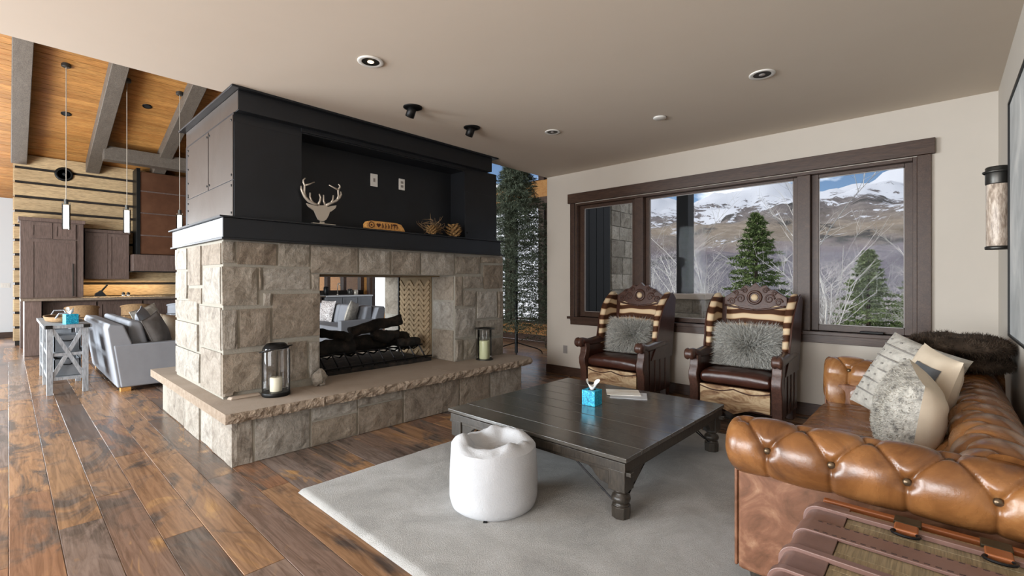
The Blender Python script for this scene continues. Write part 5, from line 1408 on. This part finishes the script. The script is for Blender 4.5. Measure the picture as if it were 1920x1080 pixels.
antler([[(545, 640, .014), (470, 605, .013), (380, 560, .014), (310, 480, .014), (270, 400, .012), (245, 340, .009), (242, 280, .005)],
        [(320, 480, .012), (300, 400, .011), (305, 320, .010), (310, 270, .010), (285, 220, .008), (280, 175, .007), (318, 138, .006)], [(312, 270, .010), (380, 255, .007), (490, 212, .005)],
        [(470, 605, .011), (425, 540, .009), (405, 480, .008), (410, 405, .008)], [(555, 630, .012), (590, 560, .010), (600, 490, .008), (575, 428, .006)],
        [(690, 640, .014), (780, 605, .013), (880, 560, .013), (945, 500, .012), (980, 440, .009), (968, 385, .005)], [(900, 555, .011), (930, 470, .010), (925, 400, .009), (920, 350, .010), (960, 305, .008), (950, 270, .007), (925, 250, .005)],
        [(920, 350, .010), (850, 315, .007), (755, 265, .005)], [(790, 600, .010), (825, 540, .008), (835, 455, .007)], [(685, 630, .011), (655, 560, .009), (655, 445, .007)]])
fb = zpx(640, 945)
MB().box(DX - .04, DX + .04, zpx(430, 930)[0], zpx(845, 965)[0], SH, SH + .012).build('foot_plate', M['antler'], dh, bevel=.002)
MB().box(DX - .008, DX + .008, zpx(590, 900)[0], zpx(665, 900)[0], SH + .01, SH + .03).build('stem', M['antler'], dh)
# log sign with carved lettering
q0 = onx(684, 425, -4.18); q1 = onx(757, 432, -4.18)
sg_ = thing('log_sign', 'small split log sign with a heart and burnt lettering', 'sign', (-4.18, (q0.y + q1.y) / 2, SH))
L_ = (q1.y - q0.y); hgt = .085
body = [(-L_ / 2, .012), (-L_ / 2 + .03, 0), (L_ / 2, 0), (L_ / 2 - .012, .03), (L_ / 2 - .05, hgt - .012), (L_ / 2 - .11, hgt), (-L_ / 2 + .06, hgt), (-L_ / 2 + .02, hgt - .008), (-L_ / 2, hgt * .6)]
MB().prism(body, lambda a, b, q_: Vector((q_, a, b)), -.035, .03).build('log', M['signwood'], sg_, local=True, bevel=.006)
MB().tube([(.031, -L_ / 2 + .055 + .028 * math.cos(2 * PI * k / 18), hgt * .5 + .028 * math.sin(2 * PI * k / 18)) for k in range(18)], .004, 5, closed=True).build('carved_ring', M['signink'], sg_, local=True)
MB().ball((.031, -L_ / 2 + .055, hgt * .5), (.004, .011, .011), 8, 5).build('carved_knot', M['signink'], sg_, local=True)
def heart(cy, cz, s):
    pts = []
    for k in range(26):
        t_ = 2 * PI * k / 26; pts.append((cy + s * 16 * math.sin(t_) ** 3 / 16, cz + s * (13 * math.cos(t_) - 5 * math.cos(2 * t_) - 2 * math.cos(3 * t_) - math.cos(4 * t_)) / 16))
    return pts
MB().prism(heart(-L_ / 2 + .135, hgt * .52, .024), lambda a, b, q_: Vector((q_, a, b)), .029, .032).build('heart', M['signink'], sg_, local=True)
rgl = random.Random(4); y0_ = -L_ / 2 + .175
for k in range(6):
    yy = y0_ + k * .034
    gl_ = MB().box(.029, .0322, yy, yy + .007, hgt * .2, hgt * .8)
    gl_.box(.029, .0322, yy + .012, yy + .017, hgt * rgl.uniform(.25, .45), hgt * rgl.uniform(.55, .75))
    gl_.build('burnt_mark', M['signink'], sg_, local=True)
MB().ball((.030, L_ / 2 - .13, hgt * .72), (.004, .028, .010), 10, 5).build('burnt_mark', M['signink'], sg_, local=True)
# twig nest and pine cones
qn = onx(822, 436, -4.19)
nest = thing('twig_bundle', 'tangled bundle of dry twigs on the mantel beside a pine cone', 'decoration', (-4.235, qn.y - .02, SH))
rg = random.Random(77)
tw0 = MB()
for k in range(60):
    a = rg.uniform(0, 6.28); P = Vector((rg.gauss(0, .03), rg.gauss(0, .05), .03 + abs(rg.gauss(0, .05)))); pts = [P]
    d = Vector((math.cos(a) * .35, math.sin(a), rg.uniform(-.1, .9))).normalized()
    for i in range(5):
        d = (d + Vector((rg.gauss(0, .3), rg.gauss(0, .35), rg.gauss(0, .25)))).normalized(); P = P + d * rg.uniform(.02, .04); P.z = max(P.z, .006); P.x = max(-.09, min(.05, P.x)); pts.append(P.copy())
    tb = MB().tube(pts, [.0042 * (1 - .15 * i) for i in range(6)], 4)
    tb.build('twig', M['twig'], nest, local=True)
def cone(loc, label, s):
    t = thing('pine_cone', label, 'pine cone', loc)
    MB().ball((0, 0, .055 * s), (.028 * s, .028 * s, .052 * s), 10, 7).build('core', M['pinecone'], t, local=True, smooth=True)
    sc = MB().add([(-.012 * s, 0, 0), (.012 * s, 0, 0), (.016 * s, .006 * s, .03 * s), (0, .012 * s, .042 * s), (-.016 * s, .006 * s, .03 * s), (0, .014 * s, .014 * s)], [(0, 1, 5), (1, 2, 5), (2, 3, 5), (3, 4, 5), (4, 0, 5), (0, 4, 3, 2, 1)])
    s0 = None
    for k in range(44):
        f_ = k / 44; z = .10 * s * f_ + .004; rr = .036 * s * math.sin(PI * (.18 + .75 * f_)) ; a = k * 2.39996
        if s0 is None: s0 = sc.build('scale', M['pinecone'], t, local=True); o = s0
        else: o = s0.copy(); C.objects.link(o); o.parent = t
        o.location = (rr * math.cos(a), rr * math.sin(a), z); o.rotation_euler = (-1.0, 0, a - PI / 2)
    return t
qc = onx(848, 440, -4.16)
cone((-4.16, qc.y + .02, SH), 'brown pine cone standing at the end of the mantel niche', 1.35)
qc = onx(806, 438, -4.16)
cone((-4.13, qc.y, SH), 'dark pine cone in front of the twig bundle', .9)
# plates on the niche back wall
def plate(name, c, w, h, axis, label, cat, m='whiteplastic', kind=0):
    t = thing(name, label, cat, c)
    if axis == 'x': bx_ = lambda a0, a1, b0, b1, d0, d1: MB().box(d0, d1, a0, a1, b0, b1)
    elif axis == 'y': bx_ = lambda a0, a1, b0, b1, d0, d1: MB().box(a0, a1, -d1, -d0, b0, b1)
    bx_(-w / 2, w / 2, -h / 2, h / 2, 0, .007).build('cover_plate', M[m], t, local=True, bevel=.002)
    if kind == 1:
        for z in (-.022, .022): bx_(-.017, .017, z - .014, z + .014, .006, .0095).build('socket', M['greyplate'], t, local=True, bevel=.002)
    elif kind == 2:
        for a in (-.045, 0, .045): bx_(a - .016, a + .016, -.033, .033, .006, .010).build('rocker', M['whiteplastic'], t, local=True, bevel=.002)
    else: bx_(-.012, .012, -.02, .02, .006, .010).build('insert', M['greyplate'], t, local=True, bevel=.002)
    return t
nb_ = BX - ND
p1 = onx(701, 338, nb_); plate('wall_plate', (nb_, p1.y, p1.z), .085, .135, 'x', 'blank white cover plate on the black steel niche wall', 'wall plate', kind=0)
p2 = onx(753, 346, nb_); plate('power_outlet', (nb_, p2.y, p2.z), .078, .125, 'x', 'white power outlet on the black steel niche wall', 'outlet', kind=1)
p3 = ony(1060, 655, YW); plate('power_outlet', (p3.x, YW, p3.z), .072, .115, 'y', 'grey power outlet low on the plaster wall beside the armchair', 'outlet', 'greyplate', 1)
p4 = onx(10, 535, -16.8); plate('light_switch', (-16.8, p4.y, p4.z), .16, .12, 'x', 'triple light switch on the white hallway wall', 'light switch', kind=2)
# ================================================================== CEILING FITTINGS
def can(px, py, label, r=.062, lit=False):
    q_ = onz(px, py, CH); t = thing('recessed_light', label, 'ceiling light', (q_.x, q_.y, CH), 0, 'recessed downlights')
    MB().lathe([(r, -.001), (r * 1.45, -.001), (r * 1.45, -.006), (r * 1.35, -.009), (r, -.006)], (0, 0, 0), 28, cap=False).build('trim_ring', M['whiteplastic'], t, local=True, smooth=True)
    MB().lathe([(r, -.004), (r * .8, -.002), (r * .2, -.0015)], (0, 0, 0), 24).build('baffle', M['pewter'], t, local=True)
    MB().ball((0, 0, -.004), (r * .38, r * .38, .008), 12, 6).build('bulb', M['bulb'] if lit else M['greyplate'], t, local=True, smooth=True)
can(695, 115, 'white ringed recessed downlight above the middle of the fireplace', .062, True)
can(1429, 139, 'white ringed recessed downlight above the coffee table', .062)
can(1036, 247, 'small recessed downlight near the corner of the window wall', .055)
q = onz(1237, 220, CH); t = thing('smoke_detector', 'plain flat white disc on the ceiling between two downlights', 'smoke detector', (q.x, q.y, CH))
MB().lathe([(.06, 0), (.06, -.008), (.052, -.014), (.01, -.016)], (0, 0, 0), 26).build('disc', M['whiteplastic'], t, local=True, smooth=True)
MB().lathe([(.064, 0), (.064, -.003), (.058, -.003)], (0, 0, 0), 26).build('shadow_gap', M['greyplate'], t, local=True)
for px, py, lb in ((774, 201, 'black swivel ceiling spotlight above the stag head end of the mantel'), (885, 239, 'black swivel ceiling spotlight above the pine cone end of the mantel')):
    q = onz(px, py, CH); t = thing('ceiling_spotlight', lb, 'ceiling light', (q.x, q.y, CH), 0, 'black ceiling spotlights')
    MB().lathe([(.085, 0), (.085, -.006), (.07, -.012), (.02, -.012)], (0, 0, 0), 26).build('canopy', M['black'], t, local=True, smooth=True)
    Rm = Matrix.Rotation(math.radians(32), 3, 'Y')
    MB().lathe([(.038, .02), (.04, -.03), (.04, -.075), (.034, -.078)], (-.01, 0, -.012), 18, Rm).build('lamp_head', M['black'], t, local=True, smooth=True)
    MB().lathe([(.030, -.0785), (.005, -.0785)], (-.01, 0, -.012), 18, Rm).build('lens', M['greyplate'], t, local=True)
# ================================================================== RIGHT WALL: SCONCE AND ART
sc_ = thing('wall_sconce', 'pewter wall sconce with a tall seeded glass cylinder', 'wall light', (XW, 4.02, 1.54))
cx_ = .243 - XW
MB().box(-.012, 0, -.045, .045, .06, .50).build('back_plate', M['pewter'], sc_, local=True, bevel=.003)
MB().lathe([(.046, .02), (.05, .03), (.05, .40), (.046, .41)], (cx_, 0, 0), 26, cap=False).build('glass_shade', M['seeded'], sc_, local=True, smooth=True)
MB().lathe([(.052, .395), (.054, .40), (.054, .495), (.05, .50), (.01, .50)], (cx_, 0, 0), 26).build('cap', M['pewter'], sc_, local=True, smooth=True)
MB().lathe([(.062, .462), (.066, .466), (.066, .474), (.054, .478)], (cx_, 0, 0), 26, cap=False).build('collar_ring', M['pewter'], sc_, local=True, smooth=True)
MB().lathe([(.01, .005), (.054, .005), (.056, .012), (.056, .022), (.05, .026)], (cx_, 0, 0), 26).build('base_ring', M['pewter'], sc_, local=True, smooth=True)
MB().box(cx_ + .04, 0, -.02, .02, .455, .48).build('bracket', M['pewter'], sc_, local=True)
MB().box(cx_ + .04, 0, -.02, .02, .008, .022).build('bracket', M['pewter'], sc_, local=True)
ar_ = thing('wall_art', 'large silvery abstract canvas in a thin black frame', 'painting', (XW, 2.95, 1.04))
MB().box(-.052, 0, -.96, .96, .012, 1.33).build('canvas', M['canvas'], ar_, local=True)
fm = MB(); d0, d1 = -.06, 0
fm.box(d0, d1, -.98, -.965, 0, 1.345); fm.box(d0, d1, .965, .98, 0, 1.345); fm.box(d0, d1, -.965, .965, 0, .012); fm.box(d0, d1, -.965, .965, 1.332, 1.345)
fm.build('frame', M['black'], ar_, local=True)
# ================================================================== CHRISTMAS TREE
q = onz(968, 664, 0)
xt = thing('christmas_tree', 'tall unlit artificial fir tree on a metal stand behind the fireplace', 'tree', (q.x, q.y, 0))
foliage(MB(), random.Random(2), 3.8, 1.08, .42, 400, 14, 12, .062, .22, .05, .006).build('foliage', M['needle'], xt, local=True, kind='stuff')
MB().tube([(0, 0, .03), (0, 0, 1.8), (0, 0, 3.7)], [.03, .028, .01], 8).build('trunk', M['black'], xt, local=True)
for k in range(4):
    a = k * PI / 2 + .75; d = Vector((math.cos(a), math.sin(a), 0))
    MB().tube([Vector((0, 0, .22)), d * .40 + Vector((0, 0, .10)), d * .47 + Vector((0, 0, .06)), d * .49 + Vector((0, 0, .005))], .010, 7).build('stand_leg', M['black'], xt, local=True)
# ================================================================== KITCHEN
fr = thing('fridge_cabinet', 'tall stained wood panelled refrigerator cabinet in the kitchen', 'cabinet', (-14.2, .64, 0))
MB().box(-14.5, -13.9, .17, 1.13, 0, 2.66).build('body', M['cab'], fr, bevel=.005)
MB().box(-14.5, -13.86, .14, 1.16, 2.62, 2.70).build('crown', M['cab'], fr, bevel=.01)
def shaker(par, x, y0, y1, z0, z1, nm='door', m='cab', fwd=1):
    d = MB().box(x, x + .02 * fwd, y0, y1, z0, z1).build(nm, M[m], par, bevel=.003)
    s_ = .06; f = MB()
    f.box(x + .02 * fwd, x + .032 * fwd, y0, y0 + s_, z0, z1); f.box(x + .02 * fwd, x + .032 * fwd, y1 - s_, y1, z0, z1)
    f.box(x + .02 * fwd, x + .032 * fwd, y0 + s_, y1 - s_, z0, z0 + s_); f.box(x + .02 * fwd, x + .032 * fwd, y0 + s_, y1 - s_, z1 - s_, z1)
    f.build('door_rail', M[m], d); return d
shaker(fr, -13.9, .30, .64, 2.27, 2.60); shaker(fr, -13.9, .65, 1.0, 2.27, 2.60)
d = shaker(fr, -13.9, .30, 1.0, .1, 2.25)
MB().box(-13.868, -13.85, .95, .965, 1.05, 1.75).build('handle', M['pewter'], d)
uc = thing('upper_cabinet', 'stained wood upper cabinet with two doors beside the range hood', 'cabinet', (-14.3, 1.55, 1.42))
MB().box(-14.48, -14.15, 1.17, 1.95, 1.42, 2.48).build('body', M['cab'], uc, bevel=.005)
MB().box(-14.48, -14.12, 1.165, 1.97, 2.48, 2.55).build('crown', M['cab'], uc, bevel=.008)
shaker(uc, -14.15, 1.18, 1.555, 1.44, 2.46); shaker(uc, -14.15, 1.565, 1.94, 1.44, 2.46)
light('under_cabinet_lamp', 'AREA', (-14.25, 1.9, 1.40), (0, 0, 0), 9, (1, .72, .4), shape='RECTANGLE', size=.1, size_y=1.5)
hd_ = thing('range_hood', 'tall aged copper coloured range hood with horizontal seams', 'range hood', (-14.2, 2.6, 1.55))
MB().box(-14.48, -13.98, 2.12, 3.35, 2.02, 3.98).build('chimney', M['copper'], hd_, bevel=.006)
for z in (2.45, 2.98, 3.5): MB().box(-13.985, -13.965, 2.11, 3.36, z, z + .03).build('seam_strap', M['cab'], hd_, bevel=.003)
MB().box(-14.48, -13.96, 2.06, 2.13, 1.95, 4.05).build('side_rail', M['black'], hd_, bevel=.003)
MB().box(-14.48, -13.8, 1.97, 3.5, 1.60, 2.0).build('canopy', M['cab'], hd_, bevel=.008)
MB().box(-14.48, -13.78, 1.95, 3.52, 1.585, 1.61).build('canopy_lip', M['black'], hd_, bevel=.003)
bc = thing('base_cabinet', 'stained wood base cabinet with stone worktop along the plank wall', 'cabinet', (-14.2, 2.6, 0))
MB().box(-14.48, -13.92, 1.14, 6.5, 0, .89).build('body', M['cab'], bc, bevel=.004)
for k in range(8): shaker(bc, -13.92, 1.2 + k * .65, 1.82 + k * .65, .12, .86)
tag(MB().box(-14.48, -13.86, 1.135, 6.6, .89, .93).build('worktop', M['counter'], bevel=.005), 'brown stone worktop along the kitchen plank wall', 'worktop')
sk = thing('sink_cabinet', 'grey sink cabinet with pale worktop under the kitchen window', 'cabinet', (-14.2, 7.4, 0))
M['greypaint'] = pm('grey_paint', ['77797d', '85878b'], 4, rough=.5)
MB().box(-14.48, -13.9, 6.62, YB - .05, 0, .89).build('body', M['greypaint'], sk, bevel=.004)
for k in range(3): shaker(sk, -13.9, 6.65 + k * .52, 7.14 + k * .52, .1, .86, m='greypaint')
MB().box(-14.48, -13.84, 6.61, YB - .05, .89, .935).build('sink_worktop', M['paper2'], sk, bevel=.005)
t = thing('kitchen_faucet', 'curved chrome faucet on the sink worktop', 'faucet', (-14.3, 7.2, .935))
MB().tube([(0, 0, 0), (0, 0, .3), (.05, 0, .38), (.13, 0, .38), (.17, 0, .3)], .016, 8).build('spout', M['antler'], t, local=True, smooth=True)
MB().lathe([(.03, 0), (.03, .03), (.02, .04)], (0, 0, 0), 14).build('base', M['antler'], t, local=True)
for k, (yy, hh, m_, lb) in enumerate(((6.75, .28, 'black', 'dark jar at the end of the sink worktop'), (7.55, .2, 'pewter', 'grey canister on the sink worktop beside the faucet'), (7.75, .17, 'antler', 'silver canister on the sink worktop near the window post'))):
    t = thing('canister', lb, 'canister', (-14.15, yy, .935))
    MB().lathe([(.07, 0), (.08, .01), (.08, hh * .8), (.07, hh * .85)], (0, 0, 0), 18).build('jar', M[m_], t, local=True, smooth=True)
    MB().lathe([(.075, hh * .85), (.075, hh * .95), (.02, hh)], (0, 0, 0), 18).build('lid', M[m_], t, local=True, smooth=True)
isl = thing('kitchen_island', 'dark stained kitchen island with an overhanging brown stone top', 'kitchen island', (-12.7, 2.0, 0))
MB().box(-13.15, -12.5, .45, 4.2, 0, 1.0).build('body', M['cab'], isl, bevel=.004)
MB().box(-13.2, -12.2, .2, .42, 0, 1.0).build('end_panel', M['cab'], isl, bevel=.004)
MB().box(-13.25, -12.15, .15, 4.25, 1.0, 1.045).build('island_top', M['counter'], isl, bevel=.006)
for k in range(5): shaker(isl, -12.5, .5 + k * .73, 1.2 + k * .73, .1, .96)
# knife block, shakers
q = onx(177, 545, -14.1)
kb = thing('knife_block', 'black knife block with handles on the kitchen worktop', 'knife block', (-14.1, 1.42, .93))
MB().prism([(-.12, 0), (.12, 0), (.12, .1), (.02, .24), (-.08, .16)], lambda a, b, q_: Vector((q_, a, b)), -.07, .07).build('block', M['blacksoft'], kb, local=True, bevel=.008)
for k in range(4): MB().bar((-.045 + k * .03, .02, .2), (-.045 + k * .03, .13, .36), .018, .028).build('knife_handle', M['black'], kb, local=True, bevel=.004)
for k, yy in enumerate((1.83, 1.92)):
    t = thing('spice_shaker', ('small shaker with a metal lid on the side of the knife block', 'small shaker with a metal lid on the side of the cooktop')[k], 'shaker', (-14.05, yy, .93), 0, 'spice shakers on the worktop')
    MB().lathe([(.03, 0), (.032, .01), (.03, .13)], (0, 0, 0), 14).build('jar', M['whiteplastic'], t, local=True, smooth=True)
    MB().lathe([(.032, .13), (.032, .17), (.02, .19)], (0, 0, 0), 14).build('lid', M['pewter'], t, local=True, smooth=True)
tag(MB().box(-14.3, -13.95, 2.3, 3.2, .93, .945).build('cooktop', M['black'], bevel=.004), 'black cooktop set on the worktop under the range hood', 'cooktop')
# round black speaker on the plank wall
q = onx(120, 327, XK + .012)
t = thing('wall_speaker', 'round black speaker on the kitchen plank wall', 'speaker', (XK + .012, q.y, q.z))
Ry = Matrix.Rotation(PI / 2, 3, 'Y')
MB().lathe([(.155, -.01), (.155, .02), (.13, .03), (.11, .024)], (0, 0, 0), 28, Ry).build('rim', M['black'], t, local=True, smooth=True)
MB().lathe([(.11, .024), (.06, .018), (.02, .026)], (0, 0, 0), 28, Ry).build('grille', M['blacksoft'], t, local=True, smooth=True)
# pendants
for k, (px, yb) in enumerate(((124, 432), (238, 432), (337, 420))):
    d = ray(px, HOR); tt = -11.2 / d.x; yy = d.y * tt
    lbl = ('glass tube pendant lamp hanging before the refrigerator cabinet', 'glass tube pendant lamp hanging before the upper kitchen cabinet', 'glass tube pendant lamp hanging before the range hood')[k]
    zc = vz(-11.2); zb = 2.27
    t = thing('pendant_lamp', lbl, 'pendant lamp', (-11.2, yy, zc), 0, 'pendant lamps over the kitchen island')
    MB().lathe([(.065, .03), (.065, -.04), (.055, -.05)], (0, 0, 0), 20).build('canopy', M['pewter'], t, local=True)
    MB().tube([(0, 0, 0), (0, 0, zb + .5 - zc)], .006, 6).build('cord', M['antler'], t, local=True)
    MB().lathe([(.03, zb + .52 - zc), (.03, zb + .44 - zc)], (0, 0, 0), 16).build('socket', M['pewter'], t, local=True)
    MB().lathe([(.056, zb - zc), (.056, zb + .46 - zc)], (0, 0, 0), 22, cap=False).build('outer_glass', M['clear'], t, local=True, smooth=True)
    MB().lathe([(.038, zb + .01 - zc), (.038, zb + .42 - zc)], (0, 0, 0), 20).build('inner_tube', M['pendglass'], t, local=True, smooth=True)
# recessed spots in the vault
for px, py, lb in ((124, 213, 'dark round recessed spot in the vaulted ceiling between the first rafters'), (276, 199, 'dark round recessed spot in the vaulted ceiling by the purlin')):
    d = ray(px, py); tt = (RZ0 - SL * XK - CAM_H) / (d.z - SL * d.x); P = d * tt + Vector((0, 0, CAM_H))
    t = thing('vault_spot', lb, 'ceiling light', (P.x, P.y, P.z - .006))
    Rv = Matrix.Rotation(-math.atan(SL), 3, 'Y')
    MB().lathe([(.055, -.008), (.075, -.008), (.08, -.002), (.08, .004)], (0, 0, 0), 20, Rv, cap=False).build('trim_ring', M['black'], t, local=True)
    MB().lathe([(.055, -.006), (.01, -.002)], (0, 0, 0), 20, Rv).build('baffle', M['blacksoft'], t, local=True)
# bar stools at the island
def stool(loc, label, m):
    t = thing('bar_stool', label, 'bar stool', loc, 0, 'bar stools at the island')
    MB().box(-.2, .2, -.21, .21, .62, .69).build('seat', M[m], t, local=True, bevel=.025, seg=3)
    def f(u, v):
        a = math.radians(-70 + 140 * u); return Vector((.22 * math.cos(a) + (v - .5) * .0 + .01, .25 * math.sin(a),   .70 + .2 * v * (1 - .18 * (2 * u - 1) ** 2)))
    b = MB().grid(f, 18, 8); n0 = len(b.v)
    b.grid(lambda u, v: f(u, v) - Vector((.035 * math.cos(math.radians(-70 + 140 * u)), .035 * math.sin(math.radians(-70 + 140 * u)), 0)), 18, 8)
    b.tube([f(i / 17, 1) - Vector((.0175, 0, 0)) for i in range(18)], .021, 8)
    b.build('backrest', M[m], t, local=True, smooth=True)
    for sx_ in (-1, 1):
        for sy_ in (-1, 1): MB().bar((sx_ * .19, sy_ * .2, 0), (sx_ * .17, sy_ * .18, .63), .035, .035).build('leg', M['cab'], t, local=True)
    MB().tube([(.185, -.19, .25), (.185, .19, .25)], .012, 6).build('foot_rail', M['cab'], t, local=True)
    return t
stool((-12.0, .95, 0), 'rounded tan wicker bar stool at the island nearest its end panel', 'wicker')
stool((-12.0, 1.75, 0), 'rounded tan wicker bar stool at the island before the knife block', 'wicker')
stool((-12.0, 2.5, 0), 'grey upholstered bar stool at the island before the range hood', 'greyvelvet')
# ================================================================== SOFA TABLE
st = thing('sofa_table', 'whitewashed wooden sofa table with crossed end braces and shelves', 'table', (-8.68, .49, 0))
SX_0, SX_1, SY_0, SY_1, SZ = -9.6, -7.78, .31, .68, .83
MB().box(SX_0 - .03, SX_1 + .03, SY_0 - .03, SY_1 + .03, SZ - .035, SZ).build('top', M['whitewash'], st, bevel=.004)
for x in (SX_0, (SX_0 + SX_1) / 2 - .025, SX_1 - .055):
    for y_ in (SY_0, SY_1 - .055): MB().box(x, x + .055, y_, y_ + .055, 0, SZ - .035).build('leg', M['whitewash'], st, bevel=.003)
for z in (.17, .46):
    for y_ in (SY_0 + .01, SY_1 - .045): MB().box(SX_0 + .01, SX_1 - .01, y_, y_ + .035, z, z + .035).build('side_rail', M['whitewash'], st)
    for x in (SX_0 + .01, SX_1 - .045): MB().box(x, x + .035, SY_0 + .055, SY_1 - .055, z, z + .035).build('end_rail', M['whitewash'], st)
    MB().box(SX_0 + .03, SX_1 - .03, SY_0 + .03, SY_1 - .03, z + .012, z + .03).build('shelf', M['whitewash'], st)
MB().bar((SX_1 - .028, SY_0 + .045, .20), (SX_1 - .028, SY_1 - .045, SZ - .04), .04, .025, (1, 0, 0)).build('cross_brace', M['whitewash'], st)
MB().bar((SX_1 - .018, SY_1 - .045, .20), (SX_1 - .018, SY_0 + .045, SZ - .04), .04, .025, (1, 0, 0)).build('cross_brace', M['whitewash'], st)
for y_ in (SY_0 - .012, SY_1 - .05): MB().box(SX_1 - .02, SX_1 + .034, y_, y_ + .062, SZ - .037, SZ + .003).build('corner_bracket', M['black'], st)
def bin_(x0, x1, z, h, label):
    t = thing('storage_bin', label, 'storage bin', ((x0 + x1) / 2, .495, z)); w_ = (x1 - x0) / 2
    b = MB(); b.box(-w_, w_, -.12, .12, 0, .012)
    for q_ in ((-w_, -w_ + .012, -.12, .12), (w_ - .012, w_, -.12, .12), (-w_, w_, -.12, -.108), (-w_, w_, .108, .12)): b.box(*q_, .012, h)
    b.build('bin', M['bin'], t, local=True); MB().tube([(w_ + .004, -.05, h * .75), (w_ + .02, -.03, h * .68), (w_ + .02, .03, h * .68), (w_ + .004, .05, h * .75)], .006, 6).build('handle', M['black'], t, local=True)
bin_(-8.35, -7.9, .205, .2, 'grey storage bin on the lower shelf at the braced end of sofa table')
bin_(-8.35, -7.9, .495, .2, 'grey storage bin on the middle shelf at the braced end of sofa table')
bin_(-9.5, -8.95, .205, .2, 'grey storage bin on the lower shelf at the far end of sofa table')
bin_(-9.5, -8.95, .495, .2, 'grey storage bin on the middle shelf at the far end of sofa table')
tissue_box((-7.98, .53, SZ), .2, .12, 'turquoise patterned tissue box on the whitewashed sofa table')
# wicker tray with handles
wt = thing('wicker_tray', 'oval wicker tray with raised handles on the sofa table', 'tray', (-8.7, .49, SZ))
MB().lathe([(.14, 0), (.16, .01), (.18, .07), (.165, .07), (.145, .015)], (0, 0, 0), 28, Matrix.Diagonal((2.6, 1, 1))).build('bowl', M['wicker'], wt, local=True, smooth=True)
for sg in (-1, 1): MB().tube([(sg * .44, -.08, .06), (sg * .47, -.05, .12), (sg * .47, .05, .12), (sg * .44, .08, .06)], .010, 7).build('handle', M['whitewash'], wt, local=True)
# ================================================================== GREY SOFAS
def grey_sofa(loc, rz, L, label):
    """origin: floor under the near end of the back; back along -X at y=0, seat towards +Y"""
    t = thing('grey_sofa', label, 'sofa', loc, rz)
    def arm(x0, x1):
        pr__ = [(.13, .05), (1.0, .05), (1.0, .58), (.06, .58)]
        MB().prism(pr__, lambda a, b, q_: Vector((q_, a, b)), x0, x1).build('arm', M['greyvelvet'], t, local=True, bevel=.02, seg=3)
    arm(-.14, 0); arm(-L, -L + .14)
    bkp = [(.10, .05), (.30, .05), (.24, .60), (.16, .82), (.02, .84), (.0, .78)]
    MB().prism(bkp, lambda a, b, q_: Vector((q_, a, b)), -L + .01, -.01).build('back', M['greyvelvet'], t, local=True, bevel=.02, seg=3)
    MB().box(-L + .14, -.14, .25, .96, .06, .28).build('seat_base', M['greyvelvet'], t, local=True, bevel=.015)
    n_ = 2
    for k in range(n_):
        a = -L + .145 + (L - .29) * k / n_; b = -L + .145 + (L - .29) * (k + 1) / n_ - .005
        MB().box(a, b, .27, .99, .28, .45).build('seat_cushion', M['greyvelvet'], t, local=True, bevel=.04, seg=4)
        MB().prism([(.24, .44), (.45, .44), (.36, .84), (.22, .86)], lambda p_, q_, w: Vector((w, p_, q_)), a, b).build('back_cushion', M['greyvelvet'], t, local=True, bevel=.04, seg=4)
    for x in (-.06, -L + .06):
        for y_ in (.18, .93): MB().box(x - .05, x + .05, y_ - .05, y_ + .05, 0, .05).build('foot', M['signwood'], t, local=True)
    return t
grey_sofa((-7.4, .81, 0), 0, 2.5, 'grey upholstered sofa with sloped arm beside the whitewashed table')
grey_sofa((-11.3, 5.45, 0), PI, 2.6, 'grey upholstered sofa seen through the fireplace opening')
def small_pillow(c, n, up, w, d, m, label, seed, roll=0):
    t = thing('sofa_cushion', label, 'cushion', c)
    Mx = frame((0, 0, 0), n, up) @ Matrix.Rotation(math.radians(roll), 4, 'Z')
    b = pillow_mesh(w, w, d, 20, .06, .012, seed); b.v = [Mx @ p for p in b.v]; b.build('cover', M[m], t, local=True, smooth=True)
    b = MB(); pr = []
    for k in range(40):
        s = k / 40 * 4; i = int(s); f_ = s - i; A = [(-1, -1), (1, -1), (1, 1), (-1, 1), (-1, -1)]; a = A[i][0] + (A[i + 1][0] - A[i][0]) * f_; bb = A[i][1] + (A[i + 1][1] - A[i][1]) * f_
        pr.append(Mx @ Vector((a * w / 2 * (1 - .06 * (1 - bb * bb)), bb * w / 2 * (1 - .06 * (1 - a * a)), 0)))
    b.tube(pr, .006, 5, closed=True).build('piping', M[m], t, local=True)
small_pillow((-7.76, 1.36, .70), (.55, .75, .3), (-.1, -.35, 1), .44, .17, 'darkcush', 'mottled dark grey cushion at the near arm of the grey sofa', 3, 8)
small_pillow((-8.10, 1.67, .664), (.85, .35, .3), (-.3, -.1, 1), .44, .16, 'tancush', 'tan and white ombre cushion beside the dark grey cushion', 5, -6)
small_pillow((-8.3, 1.33, .73), (.3, .9, .3), (0, -.35, 1), .5, .18, 'greyvelvet', 'plain grey cushion on the grey sofa behind the dark cushion', 7, 4)
small_pillow((-8.75, 1.45, .74), (.7, .6, .3), (-.2, -.25, 1), .5, .18, 'ribcloth', 'pale ruffled cushion on the grey sofa', 9, 10)
small_pillow((-10.35, 4.95, .685), (.2, -.9, .25), (0, .3, 1), .48, .17, 'sequin', 'sparkly sequin cushion on the sofa seen through the fireplace', 11, 3)
small_pillow((-9.04, 4.86, .71), (-.75, -.6, .25), (.2, .3, 1), .46, .16, 'ribcloth', 'pale cushion at the arm of the sofa seen through the fireplace', 12, 5)
